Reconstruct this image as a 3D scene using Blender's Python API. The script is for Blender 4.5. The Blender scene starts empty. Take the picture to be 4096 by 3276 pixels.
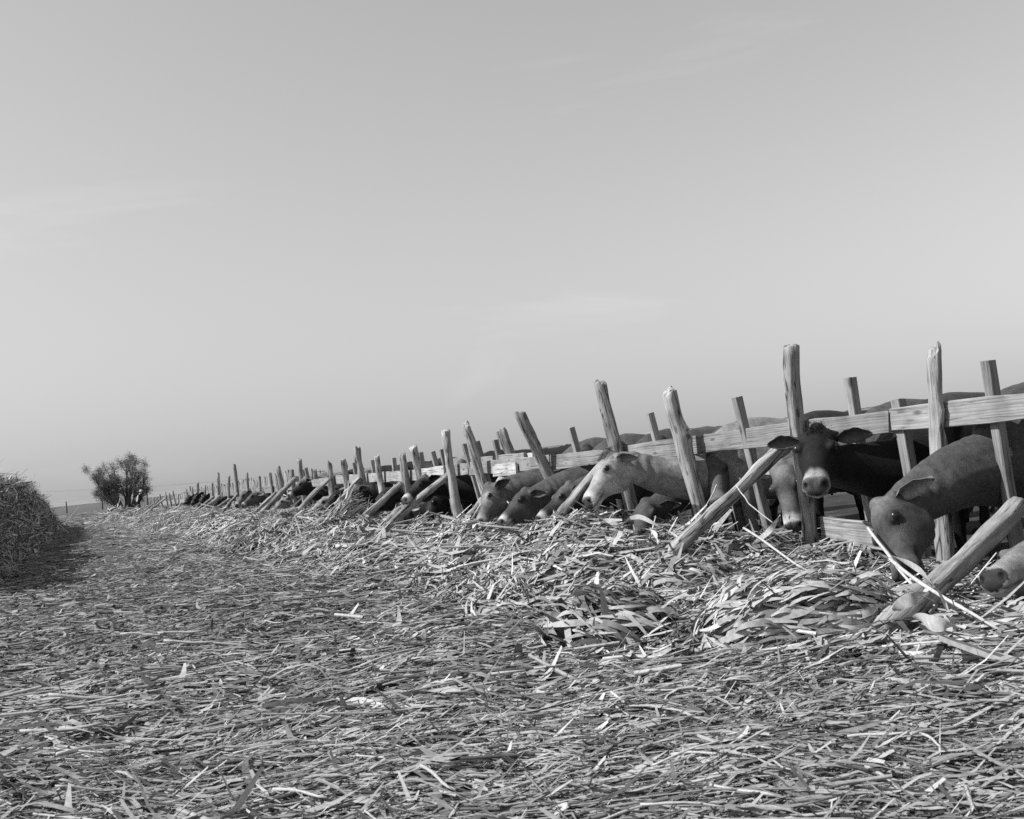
import bpy, bmesh, math, random
import numpy as np
from mathutils import Vector, Matrix

random.seed(7)
rng = np.random.default_rng(11)
scene = bpy.context.scene
COL = scene.collection
R = math.radians

# ------------------------------------------------------------------ camera
CAM_H = 1.12
FPX = 1098.0                       # focal length in pixels of a 1024 px wide frame
ROLL = R(6.0)
PITCH = math.atan(49.4 / FPX)
cam_data = bpy.data.cameras.new('camera')
cam = bpy.data.objects.new('camera', cam_data)
COL.objects.link(cam)
cam_data.sensor_width = 36.0
cam_data.lens = FPX / 1024.0 * 36.0
cam_data.clip_start = 0.1
cam_data.clip_end = 30000.0
cam.location = (0, 0, CAM_H)
M = Matrix.Rotation(R(90) + PITCH, 3, 'X') @ Matrix.Rotation(-ROLL, 3, 'Z')
cam.rotation_euler = M.to_euler()
cam_data.dof.use_dof = True
cam_data.dof.focus_distance = 9.5
cam_data.dof.aperture_fstop = 9.0
scene.camera = cam
MC = np.array(M)

# ------------------------------------------------------------------ sky and sun
SUN_HEADING, SUN_ELEV = R(-99.0), R(42.0)      # heading: 0 = straight ahead (+Y), negative = left
world = bpy.data.worlds.new('World')
scene.world = world
world.use_nodes = True
wn, wl = world.node_tree.nodes, world.node_tree.links
wn.clear()
w_out = wn.new('ShaderNodeOutputWorld')
w_bg = wn.new('ShaderNodeBackground')
w_sky = wn.new('ShaderNodeTexSky')
w_sky.sky_type = 'NISHITA'
w_sky.sun_disc = False
w_sky.sun_elevation = SUN_ELEV
w_sky.sun_rotation = SUN_HEADING
w_sky.air_density = 2.0
w_sky.dust_density = 0.0
w_sky.ozone_density = 1.0
w_sep = wn.new('ShaderNodeSeparateColor')       # black and white film, more sensitive to blue and green
w_g = wn.new('ShaderNodeMath'); w_g.operation = 'MULTIPLY'; w_g.inputs[1].default_value = 0.49
w_b = wn.new('ShaderNodeMath'); w_b.operation = 'MULTIPLY_ADD'; w_b.inputs[1].default_value = 0.51
w_bg.inputs['Strength'].default_value = 0.087
w_tc = wn.new('ShaderNodeTexCoord')
w_map = wn.new('ShaderNodeMapping')
w_map.inputs['Scale'].default_value = (1.6, 1.6, 7.0)
w_map.inputs['Location'].default_value = (4.96, -2.57, -2.43)
w_noise = wn.new('ShaderNodeTexNoise')
w_noise.inputs['Scale'].default_value = 2.1
w_noise.inputs['Detail'].default_value = 7.0
w_noise.inputs['Roughness'].default_value = 0.55
w_noise.inputs['Distortion'].default_value = 0.4
w_mr = wn.new('ShaderNodeMapRange')
w_mr.inputs['From Min'].default_value = 0.63
w_mr.inputs['From Max'].default_value = 0.82
w_mr.inputs['To Min'].default_value = 1.0
w_mr.inputs['To Max'].default_value = 1.11
w_mul = wn.new('ShaderNodeMath')
w_mul.operation = 'MULTIPLY'
wl.new(w_tc.outputs['Generated'], w_map.inputs['Vector'])
wl.new(w_map.outputs['Vector'], w_noise.inputs['Vector'])
wl.new(w_noise.outputs['Fac'], w_mr.inputs['Value'])
wl.new(w_sky.outputs['Color'], w_sep.inputs['Color'])
wl.new(w_sep.outputs['Green'], w_g.inputs[0])
wl.new(w_sep.outputs['Blue'], w_b.inputs[0])
wl.new(w_g.outputs[0], w_b.inputs[2])
wl.new(w_b.outputs[0], w_mul.inputs[0])
wl.new(w_mr.outputs['Result'], w_mul.inputs[1])
wl.new(w_mul.outputs['Value'], w_bg.inputs['Color'])
wl.new(w_bg.outputs['Background'], w_out.inputs['Surface'])

sun_data = bpy.data.lights.new('sun', 'SUN')
sun_data.energy = 5.0
sun_data.angle = R(0.53)
sun_data.color = (1.0, 1.0, 1.0)
sun = bpy.data.objects.new('sun', sun_data)
COL.objects.link(sun)
SUN_DIR = Vector((math.sin(SUN_HEADING) * math.cos(SUN_ELEV), math.cos(SUN_HEADING) * math.cos(SUN_ELEV), math.sin(SUN_ELEV)))
sun.rotation_euler = SUN_DIR.to_track_quat('Z', 'Y').to_euler()
sun.location = (-20, 5, 30)

vs = scene.view_settings
vs.view_transform = 'Standard'
vs.look = 'None'
vs.exposure = 0.40
vs.gamma = 1.0
vs.use_curve_mapping = False
scene.render.engine = 'CYCLES'
scene.cycles.use_denoising = False
scene.cycles.max_bounces = 5
scene.cycles.diffuse_bounces = 3
scene.cycles.glossy_bounces = 2
scene.cycles.transmission_bounces = 2
scene.cycles.transparent_max_bounces = 4
scene.cycles.caustics_reflective = False
scene.cycles.caustics_refractive = False
scene.render.film_transparent = False

# ------------------------------------------------------------------ survey helpers
# The plan of the place was measured from the photograph: a sight line (in the
# 4096 px negative's coordinates) meets a surface of the place at one point.
def ray(sx, sy):
    x, y = sx / 4.0, sy / 4.0
    d = np.array([(x - 512.0) / FPX, -(y - 409.5) / FPX, -1.0])
    d = MC @ d
    return d / np.linalg.norm(d)
ORG = np.array([0, 0, CAM_H])
def at_z(sx, sy, z):
    d = ray(sx, sy)
    return ORG + d * ((z - CAM_H) / d[2])
def at_depth(sx, sy, dist):
    d = ray(sx, sy)
    return ORG + d * (dist / math.hypot(d[0], d[1]))

F0 = at_z(3246, 2176, 0.22)[:2]                       # foot of the tall split post
_h = ray(120, 1837 + (2048 - 120) * 0.1051)
FU = np.array([_h[0], _h[1]]); FU /= np.linalg.norm(FU)  # along the fence, away
FV = np.array([-FU[1], FU[0]])                           # across it, out to the alley
def fw(u, v, z=0.0):
    p = F0 + FU * u + FV * v
    return np.array([p[0], p[1], z])
def to_uv(p):
    d = np.asarray(p)[..., :2] - F0
    return d @ FU, d @ FV
def on_fence(sx, sy, v=0.0):
    d = ray(sx, sy)
    o = ORG[:2] - F0
    t = (v - o @ FV) / (d[:2] @ FV)
    return ORG + d * t

def same_depth(sx, sy, p):
    d = ray(sx, sy); f = MC @ np.array([0, 0, -1.0])
    return ORG + d * (((np.asarray(p) - ORG) @ f) / (d @ f))
def across(sx, sy, u):
    d = ray(sx, sy); o = ORG[:2] - F0
    return ORG + d * ((u - o @ FU) / (d[:2] @ FU))

# ------------------------------------------------------------------ noise
def _hash(ix, iy, seed):
    h = (ix * 374761393 + iy * 668265263 + seed * 974711) & 0x7fffffff
    h = ((h ^ (h >> 13)) * 1274126177) & 0x7fffffff
    return ((h ^ (h >> 16)) & 0xffff) / 65535.0
def vnoise(x, y, seed=0):
    x = np.asarray(x, float); y = np.asarray(y, float)
    ix = np.floor(x).astype(np.int64); iy = np.floor(y).astype(np.int64)
    fx = x - ix; fy = y - iy
    fx = fx * fx * (3 - 2 * fx); fy = fy * fy * (3 - 2 * fy)
    a = _hash(ix, iy, seed); b = _hash(ix + 1, iy, seed)
    c = _hash(ix, iy + 1, seed); d = _hash(ix + 1, iy + 1, seed)
    return (a + (b - a) * fx) * (1 - fy) + (c + (d - c) * fx) * fy - 0.5
def sstep(a, b, x):
    t = np.clip((x - a) / (b - a), 0, 1)
    return t * t * (3 - 2 * t)

# feed heap along the left: its right foot line
PE0 = at_z(79, 2362, 0.0)[:2]
PE1 = np.array([-23.5, 58.0])
PD = (PE1 - PE0) / np.linalg.norm(PE1 - PE0)
PN = np.array([-PD[1], PD[0]])
PE0 = PE0 - PD * 6.0 + PN * 0.7

def H(x, y):
    """height of the feed-strewn ground"""
    x = np.asarray(x, float); y = np.asarray(y, float)
    d = np.hypot(x, y)
    u = (x - F0[0]) * FU[0] + (y - F0[1]) * FU[1]
    v = (x - F0[0]) * FV[0] + (y - F0[1]) * FV[1]
    n1 = vnoise(u * 0.55, v * 0.55, 3)
    n2 = vnoise(x * 1.6, y * 1.6, 5)
    n3 = vnoise(x * 4.2, y * 4.2, 8)
    edge = 2.0 + 1.0 * n1 + 0.5 * n2
    row = (.55 * sstep(edge + 0.5, edge - 1.5, v) + .45 * sstep(edge + .4, edge - .3, v)) * sstep(-0.75, -0.1, v)
    row *= (.22 + .78 * sstep(-.7, .5, u)) * sstep(-7.5, -4.5, u) * sstep(62, 52, u)
    z = row * (0.22 + 0.19 * sstep(8, 18, u) + 0.26 * n2 + 0.10 * n1 + 0.14 * n3)
    near = sstep(120, 40, d)
    z = z + near * (0.06 * n2 + 0.05 * n3 + 0.05 * n1)
    z = z + 0.0016 * np.clip(d - 60, 0, 90)
    return z

# ------------------------------------------------------------------ materials
def new_mat(name):
    m = bpy.data.materials.new(name)
    m.use_nodes = True
    nt = m.node_tree
    nt.nodes.clear()
    out = nt.nodes.new('ShaderNodeOutputMaterial')
    bs = nt.nodes.new('ShaderNodeBsdfPrincipled')
    nt.links.new(bs.outputs['BSDF'], out.inputs['Surface'])
    return m, nt, bs, out
def N(nt, t, **kw):
    n = nt.nodes.new(t)
    for k, v in kw.items():
        if k.startswith('i_'):
            n.inputs[k[2:].replace('_', ' ')].default_value = v
        else:
            setattr(n, k, v)
    return n
def ramp(nt, fac, stops):
    r = nt.nodes.new('ShaderNodeValToRGB')
    els = r.color_ramp.elements
    while len(els) < len(stops):
        els.new(0.5)
    for e, (p, g) in zip(els, stops):
        e.position = p
        e.color = (g, g, g, 1)
    nt.links.new(fac, r.inputs['Fac'])
    return r.outputs['Color']
def math_node(nt, op, a, b=None):
    n = nt.nodes.new('ShaderNodeMath'); n.operation = op
    for i, s in enumerate((a, b)):
        if s is None: continue
        if isinstance(s, (int, float)): n.inputs[i].default_value = s
        else: nt.links.new(s, n.inputs[i])
    return n.outputs[0]
def mul_col(nt, a, b):
    n = nt.nodes.new('ShaderNodeMix'); n.data_type = 'RGBA'; n.blend_type = 'MULTIPLY'
    n.inputs['Factor'].default_value = 1.0
    nt.links.new(a, n.inputs[6]); nt.links.new(b, n.inputs[7])
    return n.outputs[2]

def wood_mat(name, dark, mid, light, axis_scale=(26, 26, 1.4), bump=0.5, wave=.62, crack=.22):
    """weathered wood, grain along local Z"""
    m, nt, bs, out = new_mat(name)
    tc = N(nt, 'ShaderNodeTexCoord')
    info = N(nt, 'ShaderNodeObjectInfo')
    add = N(nt, 'ShaderNodeVectorMath', operation='ADD')
    mp = N(nt, 'ShaderNodeMapping'); mp.inputs['Scale'].default_value = axis_scale
    sc = N(nt, 'ShaderNodeVectorMath', operation='SCALE'); sc.inputs['Scale'].default_value = 37.0
    cmb = N(nt, 'ShaderNodeCombineXYZ')
    for i in range(3): nt.links.new(info.outputs['Random'], cmb.inputs[i])
    nt.links.new(cmb.outputs[0], sc.inputs[0])
    nt.links.new(tc.outputs['Object'], mp.inputs['Vector'])
    nt.links.new(mp.outputs[0], add.inputs[0]); nt.links.new(sc.outputs[0], add.inputs[1])
    gr = N(nt, 'ShaderNodeTexNoise', i_Scale=1.6, i_Detail=6.0, i_Roughness=0.62, i_Distortion=0.6)
    nt.links.new(add.outputs[0], gr.inputs['Vector'])
    wv = N(nt, 'ShaderNodeTexWave', i_Scale=0.55, i_Distortion=7.0, i_Detail=3.0, i_Detail_Scale=0.8)
    nt.links.new(add.outputs[0], wv.inputs['Vector'])
    bl = N(nt, 'ShaderNodeTexNoise', i_Scale=3.2, i_Detail=4.0)
    nt.links.new(tc.outputs['Object'], bl.inputs['Vector'])
    c1 = ramp(nt, gr.outputs['Fac'], [(0.30, dark), (0.42, mid), (0.72, light)])
    c2 = ramp(nt, wv.outputs['Fac'], [(0.0, wave), (0.35, 0.97), (1.0, 1.0)])
    c3 = ramp(nt, bl.outputs['Fac'], [(0.28, 0.48), (0.5, 0.88), (0.75, 1.10)])
    mp2 = N(nt, 'ShaderNodeMapping'); mp2.inputs['Scale'].default_value = (axis_scale[0] * .8, axis_scale[1] * .8, .9)
    ad2 = N(nt, 'ShaderNodeVectorMath', operation='ADD')
    nt.links.new(tc.outputs['Object'], mp2.inputs['Vector']); nt.links.new(mp2.outputs[0], ad2.inputs[0]); nt.links.new(sc.outputs[0], ad2.inputs[1])
    ck = N(nt, 'ShaderNodeTexNoise', i_Scale=1.0, i_Detail=2.0, i_Distortion=0.3)
    nt.links.new(ad2.outputs[0], ck.inputs['Vector'])
    cab = math_node(nt, 'ABSOLUTE', math_node(nt, 'SUBTRACT', ck.outputs['Fac'], .58))
    c4 = ramp(nt, cab, [(0.0, crack), (.010, crack), (.026, 1.0)])
    mp3 = N(nt, 'ShaderNodeMapping'); mp3.inputs['Scale'].default_value = (9, 9, 3.2)
    ad3 = N(nt, 'ShaderNodeVectorMath', operation='ADD')
    nt.links.new(tc.outputs['Object'], mp3.inputs['Vector']); nt.links.new(mp3.outputs[0], ad3.inputs[0]); nt.links.new(sc.outputs[0], ad3.inputs[1])
    vo = N(nt, 'ShaderNodeTexVoronoi', i_Scale=1.0)
    nt.links.new(ad3.outputs[0], vo.inputs['Vector'])
    c5 = ramp(nt, vo.outputs['Distance'], [(0.0, .28), (.09, .45), (.17, 1.0)])
    rv = N(nt, 'ShaderNodeMapRange'); rv.inputs['To Min'].default_value = 0.72; rv.inputs['To Max'].default_value = 1.15
    nt.links.new(info.outputs['Random'], rv.inputs['Value'])
    col = mul_col(nt, mul_col(nt, mul_col(nt, mul_col(nt, mul_col(nt, c1, c2), c3), c4), c5), rv.outputs[0])
    nt.links.new(col, bs.inputs['Base Color'])
    bs.inputs['Roughness'].default_value = 0.85
    bs.inputs['Specular IOR Level'].default_value = 0.2
    bp = N(nt, 'ShaderNodeBump', i_Strength=bump, i_Distance=0.012)
    nt.links.new(gr.outputs['Fac'], bp.inputs['Height'])
    nt.links.new(bp.outputs[0], bs.inputs['Normal'])
    return m
M_POST = wood_mat('weathered_post', 0.05, 0.31, 0.48, (22, 22, 1.6), 0.9, .9)
M_BRACE = wood_mat('weathered_brace', 0.05, 0.32, 0.50, (24, 24, 1.4), 0.9, .88)
M_BOARD = wood_mat('sawn_board', 0.12, 0.30, 0.40, (30, 30, 1.3), 0.35, .74, .6)
M_PALE = wood_mat('bleached_board', 0.16, 0.46, 0.60, (34, 34, 1.3), 0.5)
M_CUT = wood_mat('cut_end', 0.2, 0.38, 0.5, (9, 9, 9), 0.6)

def fodder_mat(name, gain=1.0, transl=0.06):
    m, nt, bs, out = new_mat(name)
    at = N(nt, 'ShaderNodeAttribute', attribute_name='tone')
    tc = N(nt, 'ShaderNodeTexCoord')
    nz = N(nt, 'ShaderNodeTexNoise', i_Scale=38.0, i_Detail=3.0)
    nt.links.new(tc.outputs['Object'], nz.inputs['Vector'])
    c2 = ramp(nt, nz.outputs['Fac'], [(0.3, 0.72 * gain), (0.6, 1.05 * gain)])
    col = mul_col(nt, at.outputs['Color'], c2)
    nt.links.new(col, bs.inputs['Base Color'])
    bs.inputs['Roughness'].default_value = 0.55
    bs.inputs['Specular IOR Level'].default_value = 0.35
    tr = N(nt, 'ShaderNodeBsdfTranslucent')
    nt.links.new(col, tr.inputs['Color'])
    mx = N(nt, 'ShaderNodeMixShader'); mx.inputs[0].default_value = transl
    nt.links.new(bs.outputs[0], mx.inputs[1]); nt.links.new(tr.outputs[0], mx.inputs[2])
    nt.links.new(mx.outputs[0], out.inputs['Surface'])
    return m
M_FODDER = fodder_mat('dry_fodder')

def ground_mat():
    m, nt, bs, out = new_mat('trampled_ground')
    tc = N(nt, 'ShaderNodeTexCoord')
    mp = N(nt, 'ShaderNodeMapping'); mp.inputs['Scale'].default_value = (1.0, 3.0, 1.0)
    nt.links.new(tc.outputs['Object'], mp.inputs['Vector'])
    a = N(nt, 'ShaderNodeTexNoise', i_Scale=26.0, i_Detail=8.0, i_Roughness=0.7, i_Distortion=1.0)
    nt.links.new(mp.outputs[0], a.inputs['Vector'])
    b = N(nt, 'ShaderNodeTexNoise', i_Scale=0.35, i_Detail=5.0)
    nt.links.new(tc.outputs['Object'], b.inputs['Vector'])
    c1 = ramp(nt, a.outputs['Fac'], [(0.38, 0.035), (0.52, 0.12), (0.68, 0.30)])
    c2 = ramp(nt, b.outputs['Fac'], [(0.3, 0.8), (0.7, 1.1)])
    nt.links.new(mul_col(nt, c1, c2), bs.inputs['Base Color'])
    bs.inputs['Roughness'].default_value = 0.95
    bs.inputs['Specular IOR Level'].default_value = 0.1
    bp = N(nt, 'ShaderNodeBump', i_Strength=0.8, i_Distance=0.05)
    nt.links.new(a.outputs['Fac'], bp.inputs['Height'])
    nt.links.new(bp.outputs[0], bs.inputs['Normal'])
    return m
M_GROUND = ground_mat()

def plain_mat(name, g, rough=0.7, spec=0.3, var=0.25, scale=8.0):
    m, nt, bs, out = new_mat(name)
    tc = N(nt, 'ShaderNodeTexCoord')
    nz = N(nt, 'ShaderNodeTexNoise', i_Scale=scale, i_Detail=5.0)
    nt.links.new(tc.outputs['Object'], nz.inputs['Vector'])
    nt.links.new(ramp(nt, nz.outputs['Fac'], [(0.3, g * (1 - var)), (0.7, g * (1 + var))]), bs.inputs['Base Color'])
    bs.inputs['Roughness'].default_value = rough
    bs.inputs['Specular IOR Level'].default_value = spec
    return m
M_HILL = plain_mat('dry_hill', 0.24, 1.0, 0.0, 0.12, 0.01)
M_WIRE = plain_mat('rusty_wire', 0.07, 0.6)
M_EYE = plain_mat('cow_eye', 0.012, 0.3, 0.4, 0.1)
M_LEAF = fodder_mat('tree_leaf', 1.0, 0.15)
M_BARK = plain_mat('dark_bark', 0.07, 0.9, 0.1, 0.4, 14)
M_DARKCLOTH = plain_mat('dark_cloth', 0.025, 0.9, 0.1)
M_HAT_LITBACK = plain_mat('hat_and_lit_back', 0.5, 0.9, 0.1)  # pale hat cloth, reused to paint the person's sunlit back
M_SKIN = plain_mat('skin', 0.28, 0.6)

def coat_mat():
    m, nt, bs, out = new_mat('cow_coat')
    at = N(nt, 'ShaderNodeAttribute', attribute_name='tone')
    tc = N(nt, 'ShaderNodeTexCoord')
    a = N(nt, 'ShaderNodeTexNoise', i_Scale=7.0, i_Detail=5.0, i_Roughness=0.6)
    nt.links.new(tc.outputs['Object'], a.inputs['Vector'])
    mp = N(nt, 'ShaderNodeMapping'); mp.inputs['Scale'].default_value = (1.0, 1.0, 0.35)
    nt.links.new(tc.outputs['Object'], mp.inputs['Vector'])
    b = N(nt, 'ShaderNodeTexNoise', i_Scale=150.0, i_Detail=4.0, i_Roughness=0.75)
    nt.links.new(mp.outputs[0], b.inputs['Vector'])
    c1 = ramp(nt, a.outputs['Fac'], [(0.3, 0.72), (0.7, 1.2)])
    c2 = ramp(nt, b.outputs['Fac'], [(0.3, 0.72), (0.7, 1.22)])
    a2 = N(nt, 'ShaderNodeTexNoise', i_Scale=30.0, i_Detail=4.0, i_Roughness=0.6)
    nt.links.new(tc.outputs['Object'], a2.inputs['Vector'])
    c3 = ramp(nt, a2.outputs['Fac'], [(0.3, 0.74), (0.7, 1.22)])
    nt.links.new(mul_col(nt, mul_col(nt, mul_col(nt, at.outputs['Color'], c1), c2), c3), bs.inputs['Base Color'])
    bs.inputs['Roughness'].default_value = 0.55
    bs.inputs['Specular IOR Level'].default_value = 0.14
    bs.inputs['Sheen Weight'].default_value = 0.02
    bs.inputs['Sheen Roughness'].default_value = 0.4
    bp = N(nt, 'ShaderNodeBump', i_Strength=0.6, i_Distance=0.008)
    nt.links.new(b.outputs['Fac'], bp.inputs['Height'])
    nt.links.new(bp.outputs[0], bs.inputs['Normal'])
    return m
M_COAT = coat_mat()

# ------------------------------------------------------------------ object helpers
def set_tone(me, tone):
    at = me.attributes.new('tone', 'FLOAT_COLOR', 'POINT')
    t = np.asarray(tone, np.float32)
    c = np.ones((len(t), 4), np.float32)
    c[:, :3] = t[:, None]
    at.data.foreach_set('color', c.ravel())
def np_mesh(name, verts, quads, tone=None, smooth=True, tris=None):
    me = bpy.data.meshes.new(name)
    verts = np.asarray(verts, np.float32)
    quads = np.asarray(quads, np.int32).reshape(-1, 4)
    loops = quads.ravel()
    starts = np.arange(0, len(loops), 4)
    if tris is not None and len(tris):
        tris = np.asarray(tris, np.int32).reshape(-1, 3)
        starts = np.concatenate([starts, len(loops) + np.arange(0, tris.size, 3)])
        loops = np.concatenate([loops, tris.ravel()])
    me.vertices.add(len(verts)); me.vertices.foreach_set('co', verts.ravel())
    me.loops.add(len(loops)); me.loops.foreach_set('vertex_index', loops.astype(np.int32))
    me.polygons.add(len(starts)); me.polygons.foreach_set('loop_start', starts.astype(np.int32))
    me.update(calc_edges=True)
    me.validate()
    if smooth:
        me.polygons.foreach_set('use_smooth', np.ones(len(me.polygons), bool))
    if tone is not None: set_tone(me, tone)
    return me
def link(name, me, mat=None, parent=None, loc=None):
    o = bpy.data.objects.new(name, me)
    COL.objects.link(o)
    if mat is not None and me is not None:
        if not me.materials: me.materials.append(mat)
    if parent is not None: o.parent = parent
    if loc is not None: o.location = loc
    return o
def tag(o, label=None, cat=None, group=None, kind=None):
    if label: o['label'] = label
    if cat: o['category'] = cat
    if group: o['group'] = group
    if kind: o['kind'] = kind
    return o
def empty(name, loc):
    o = bpy.data.objects.new(name, None)
    o.empty_display_size = 0.2
    COL.objects.link(o)
    o.location = loc
    return o

class Geo:
    """collects lofted tubes and lumps into one vertex/face list"""
    def __init__(s):
        s.v, s.f, s.n = [], [], 0
    def add(s, v, f):
        s.v.append(np.asarray(v, float)); s.f += [[i + s.n for i in q] for q in f]; s.n += len(v)
    def rings(s, rings):
        n = len(rings[0]); k = len(rings)
        v = np.concatenate(rings)
        f = []
        for i in range(k - 1):
            for j in range(n):
                j2 = (j + 1) % n
                f.append([i * n + j, i * n + j2, (i + 1) * n + j2, (i + 1) * n + j])
        f.append(list(range(n))[::-1])
        f.append([(k - 1) * n + j for j in range(n)])
        s.add(v, f)
    def tube(s, pts, rad, n=10):
        pts = [np.asarray(p, float) for p in pts]
        rr = []
        for i, p in enumerate(pts):
            a = pts[max(i - 1, 0)]; b = pts[min(i + 1, len(pts) - 1)]
            t = b - a; t /= np.linalg.norm(t) + 1e-9
            ref = np.array([0, 0, 1.0]) if abs(t[2]) < 0.9 else np.array([1.0, 0, 0])
            sd = np.cross(t, ref); sd /= np.linalg.norm(sd)
            up = np.cross(sd, t)
            an = np.arange(n) / n * 2 * math.pi
            rr.append(p + rad[i] * (np.cos(an)[:, None] * sd + np.sin(an)[:, None] * up))
        s.rings(rr)
    def ball(s, c, r, ax=None, n=12, k=8):
        c = np.asarray(c, float)
        r = np.ones(3) * r if np.isscalar(r) else np.asarray(r, float)
        ax = np.eye(3) if ax is None else np.asarray(ax)
        rr = []
        for i in range(k + 1):
            th = -math.pi / 2 + math.pi * (i * 0.96 + 0.02 * k) / k
            an = np.arange(n) / n * 2 * math.pi
            l = np.stack([np.cos(an) * math.cos(th) * r[0], np.sin(an) * math.cos(th) * r[1], np.full(n, math.sin(th) * r[2])], 1)
            rr.append(c + l @ ax)
        s.rings(rr)
    def verts(s): return np.concatenate(s.v)
    def mesh(s, name, smooth=True):
        me = bpy.data.meshes.new(name)
        me.from_pydata(s.verts().tolist(), [], s.f)
        me.update()
        if smooth: me.polygons.foreach_set('use_smooth', np.ones(len(me.polygons), bool))
        return me

def recalc(me):
    bm = bmesh.new(); bm.from_mesh(me)
    bmesh.ops.recalc_face_normals(bm, faces=bm.faces)
    bm.to_mesh(me); bm.free()

# ------------------------------------------------------------------ ground
def build_ground():
    an = np.concatenate([np.linspace(-62, 62, 311), np.linspace(66, 294, 58)])
    rad = np.concatenate([[0.0], np.geomspace(0.7, 130, 250), np.geomspace(140, 9000, 40)])
    A, Rr = np.meshgrid(np.radians(an), rad)
    x = np.sin(A) * Rr; y = np.cos(A) * Rr
    z = H(x, y)
    v = np.stack([x, y, z], -1).reshape(-1, 3)
    n, k = len(an), len(rad)
    i, j = np.meshgrid(np.arange(k - 1), np.arange(n), indexing='ij')
    j2 = (j + 1) % n
    q = np.stack([i * n + j, i * n + j2, (i + 1) * n + j2, (i + 1) * n + j], -1).reshape(-1, 4)[:, ::-1]
    o = link('ground', np_mesh('ground', v, q), M_GROUND)
    return tag(o, kind='structure')
GROUND = build_ground()

def build_pen_floor():
    u = np.concatenate([np.linspace(-12, 60, 90)]); v = np.array([-.55, -.8, -1.2, -2, -4, -8, -16, -30])
    U, Vv = np.meshgrid(u, v, indexing='ij')
    P = F0 + FU * U[..., None] + FV * Vv[..., None]
    z = H(P[..., 0], P[..., 1]) + .012 - .05 * (Vv > -.6)
    n = len(v)
    i, j = np.meshgrid(np.arange(len(u) - 1), np.arange(n - 1), indexing='ij')
    q = np.stack([i * n + j, i * n + j + 1, (i + 1) * n + j + 1, (i + 1) * n + j], -1).reshape(-1, 4)
    o = link('pen_floor', np_mesh('pen_floor', np.stack([P[..., 0], P[..., 1], z], -1).reshape(-1, 3), q), plain_mat('pen_mud', .03, .9, .2, .5, 3.0))
    tag(o, kind='structure')
build_pen_floor()
def build_hills():
    g = Geo()
    an = np.radians(np.linspace(-75, 75, 160))
    rings = []
    for r, s in ((3600, 0.0), (4300, 0.75), (4800, 1.0), (5600, 0.0)):
        h = 26 + 24 * vnoise(an * 7, an * 0 + 1.3, 2) + 14 * vnoise(an * 19, an * 0 + 4.3, 4)
        h = h * (1 + 0.6 * sstep(0.1, 0.6, an))
        rings.append(np.stack([np.sin(an) * r, np.cos(an) * r, 1.0 + h * s], 1))
    v = np.concatenate(rings); n = len(an)
    q = [[a * n + j, a * n + j + 1, (a + 1) * n + j + 1, (a + 1) * n + j] for a in range(3) for j in range(n - 1)]
    o = link('hills', np_mesh('hills', v, q), M_HILL)
    tag(o, kind='structure')
build_hills()

# ------------------------------------------------------------------ feed fence
FENCE = empty('feed_fence', fw(0, 0, 0))
tag(FENCE, 'long weathered feed fence of round posts, one plank rail and slanting braces, cows behind it', 'fence')
FINV = FENCE.location.copy()
def frame_for(a, b, hint):
    """local frame with Z from a to b"""
    z = (b - a) / np.linalg.norm(b - a)
    x = np.cross(hint, z); x /= np.linalg.norm(x)
    y = np.cross(z, x)
    return np.stack([x, y, z], 1)
def place(o, a, Rm):
    m = Matrix(Rm.tolist()).to_4x4()
    m.translation = Vector(a) - FINV
    o.matrix_local = m
FV3 = np.array([FV[0], FV[1], 0.0]); FU3 = np.array([FU[0], FU[1], 0.0]); UP = np.array([0, 0, 1.0])

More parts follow.
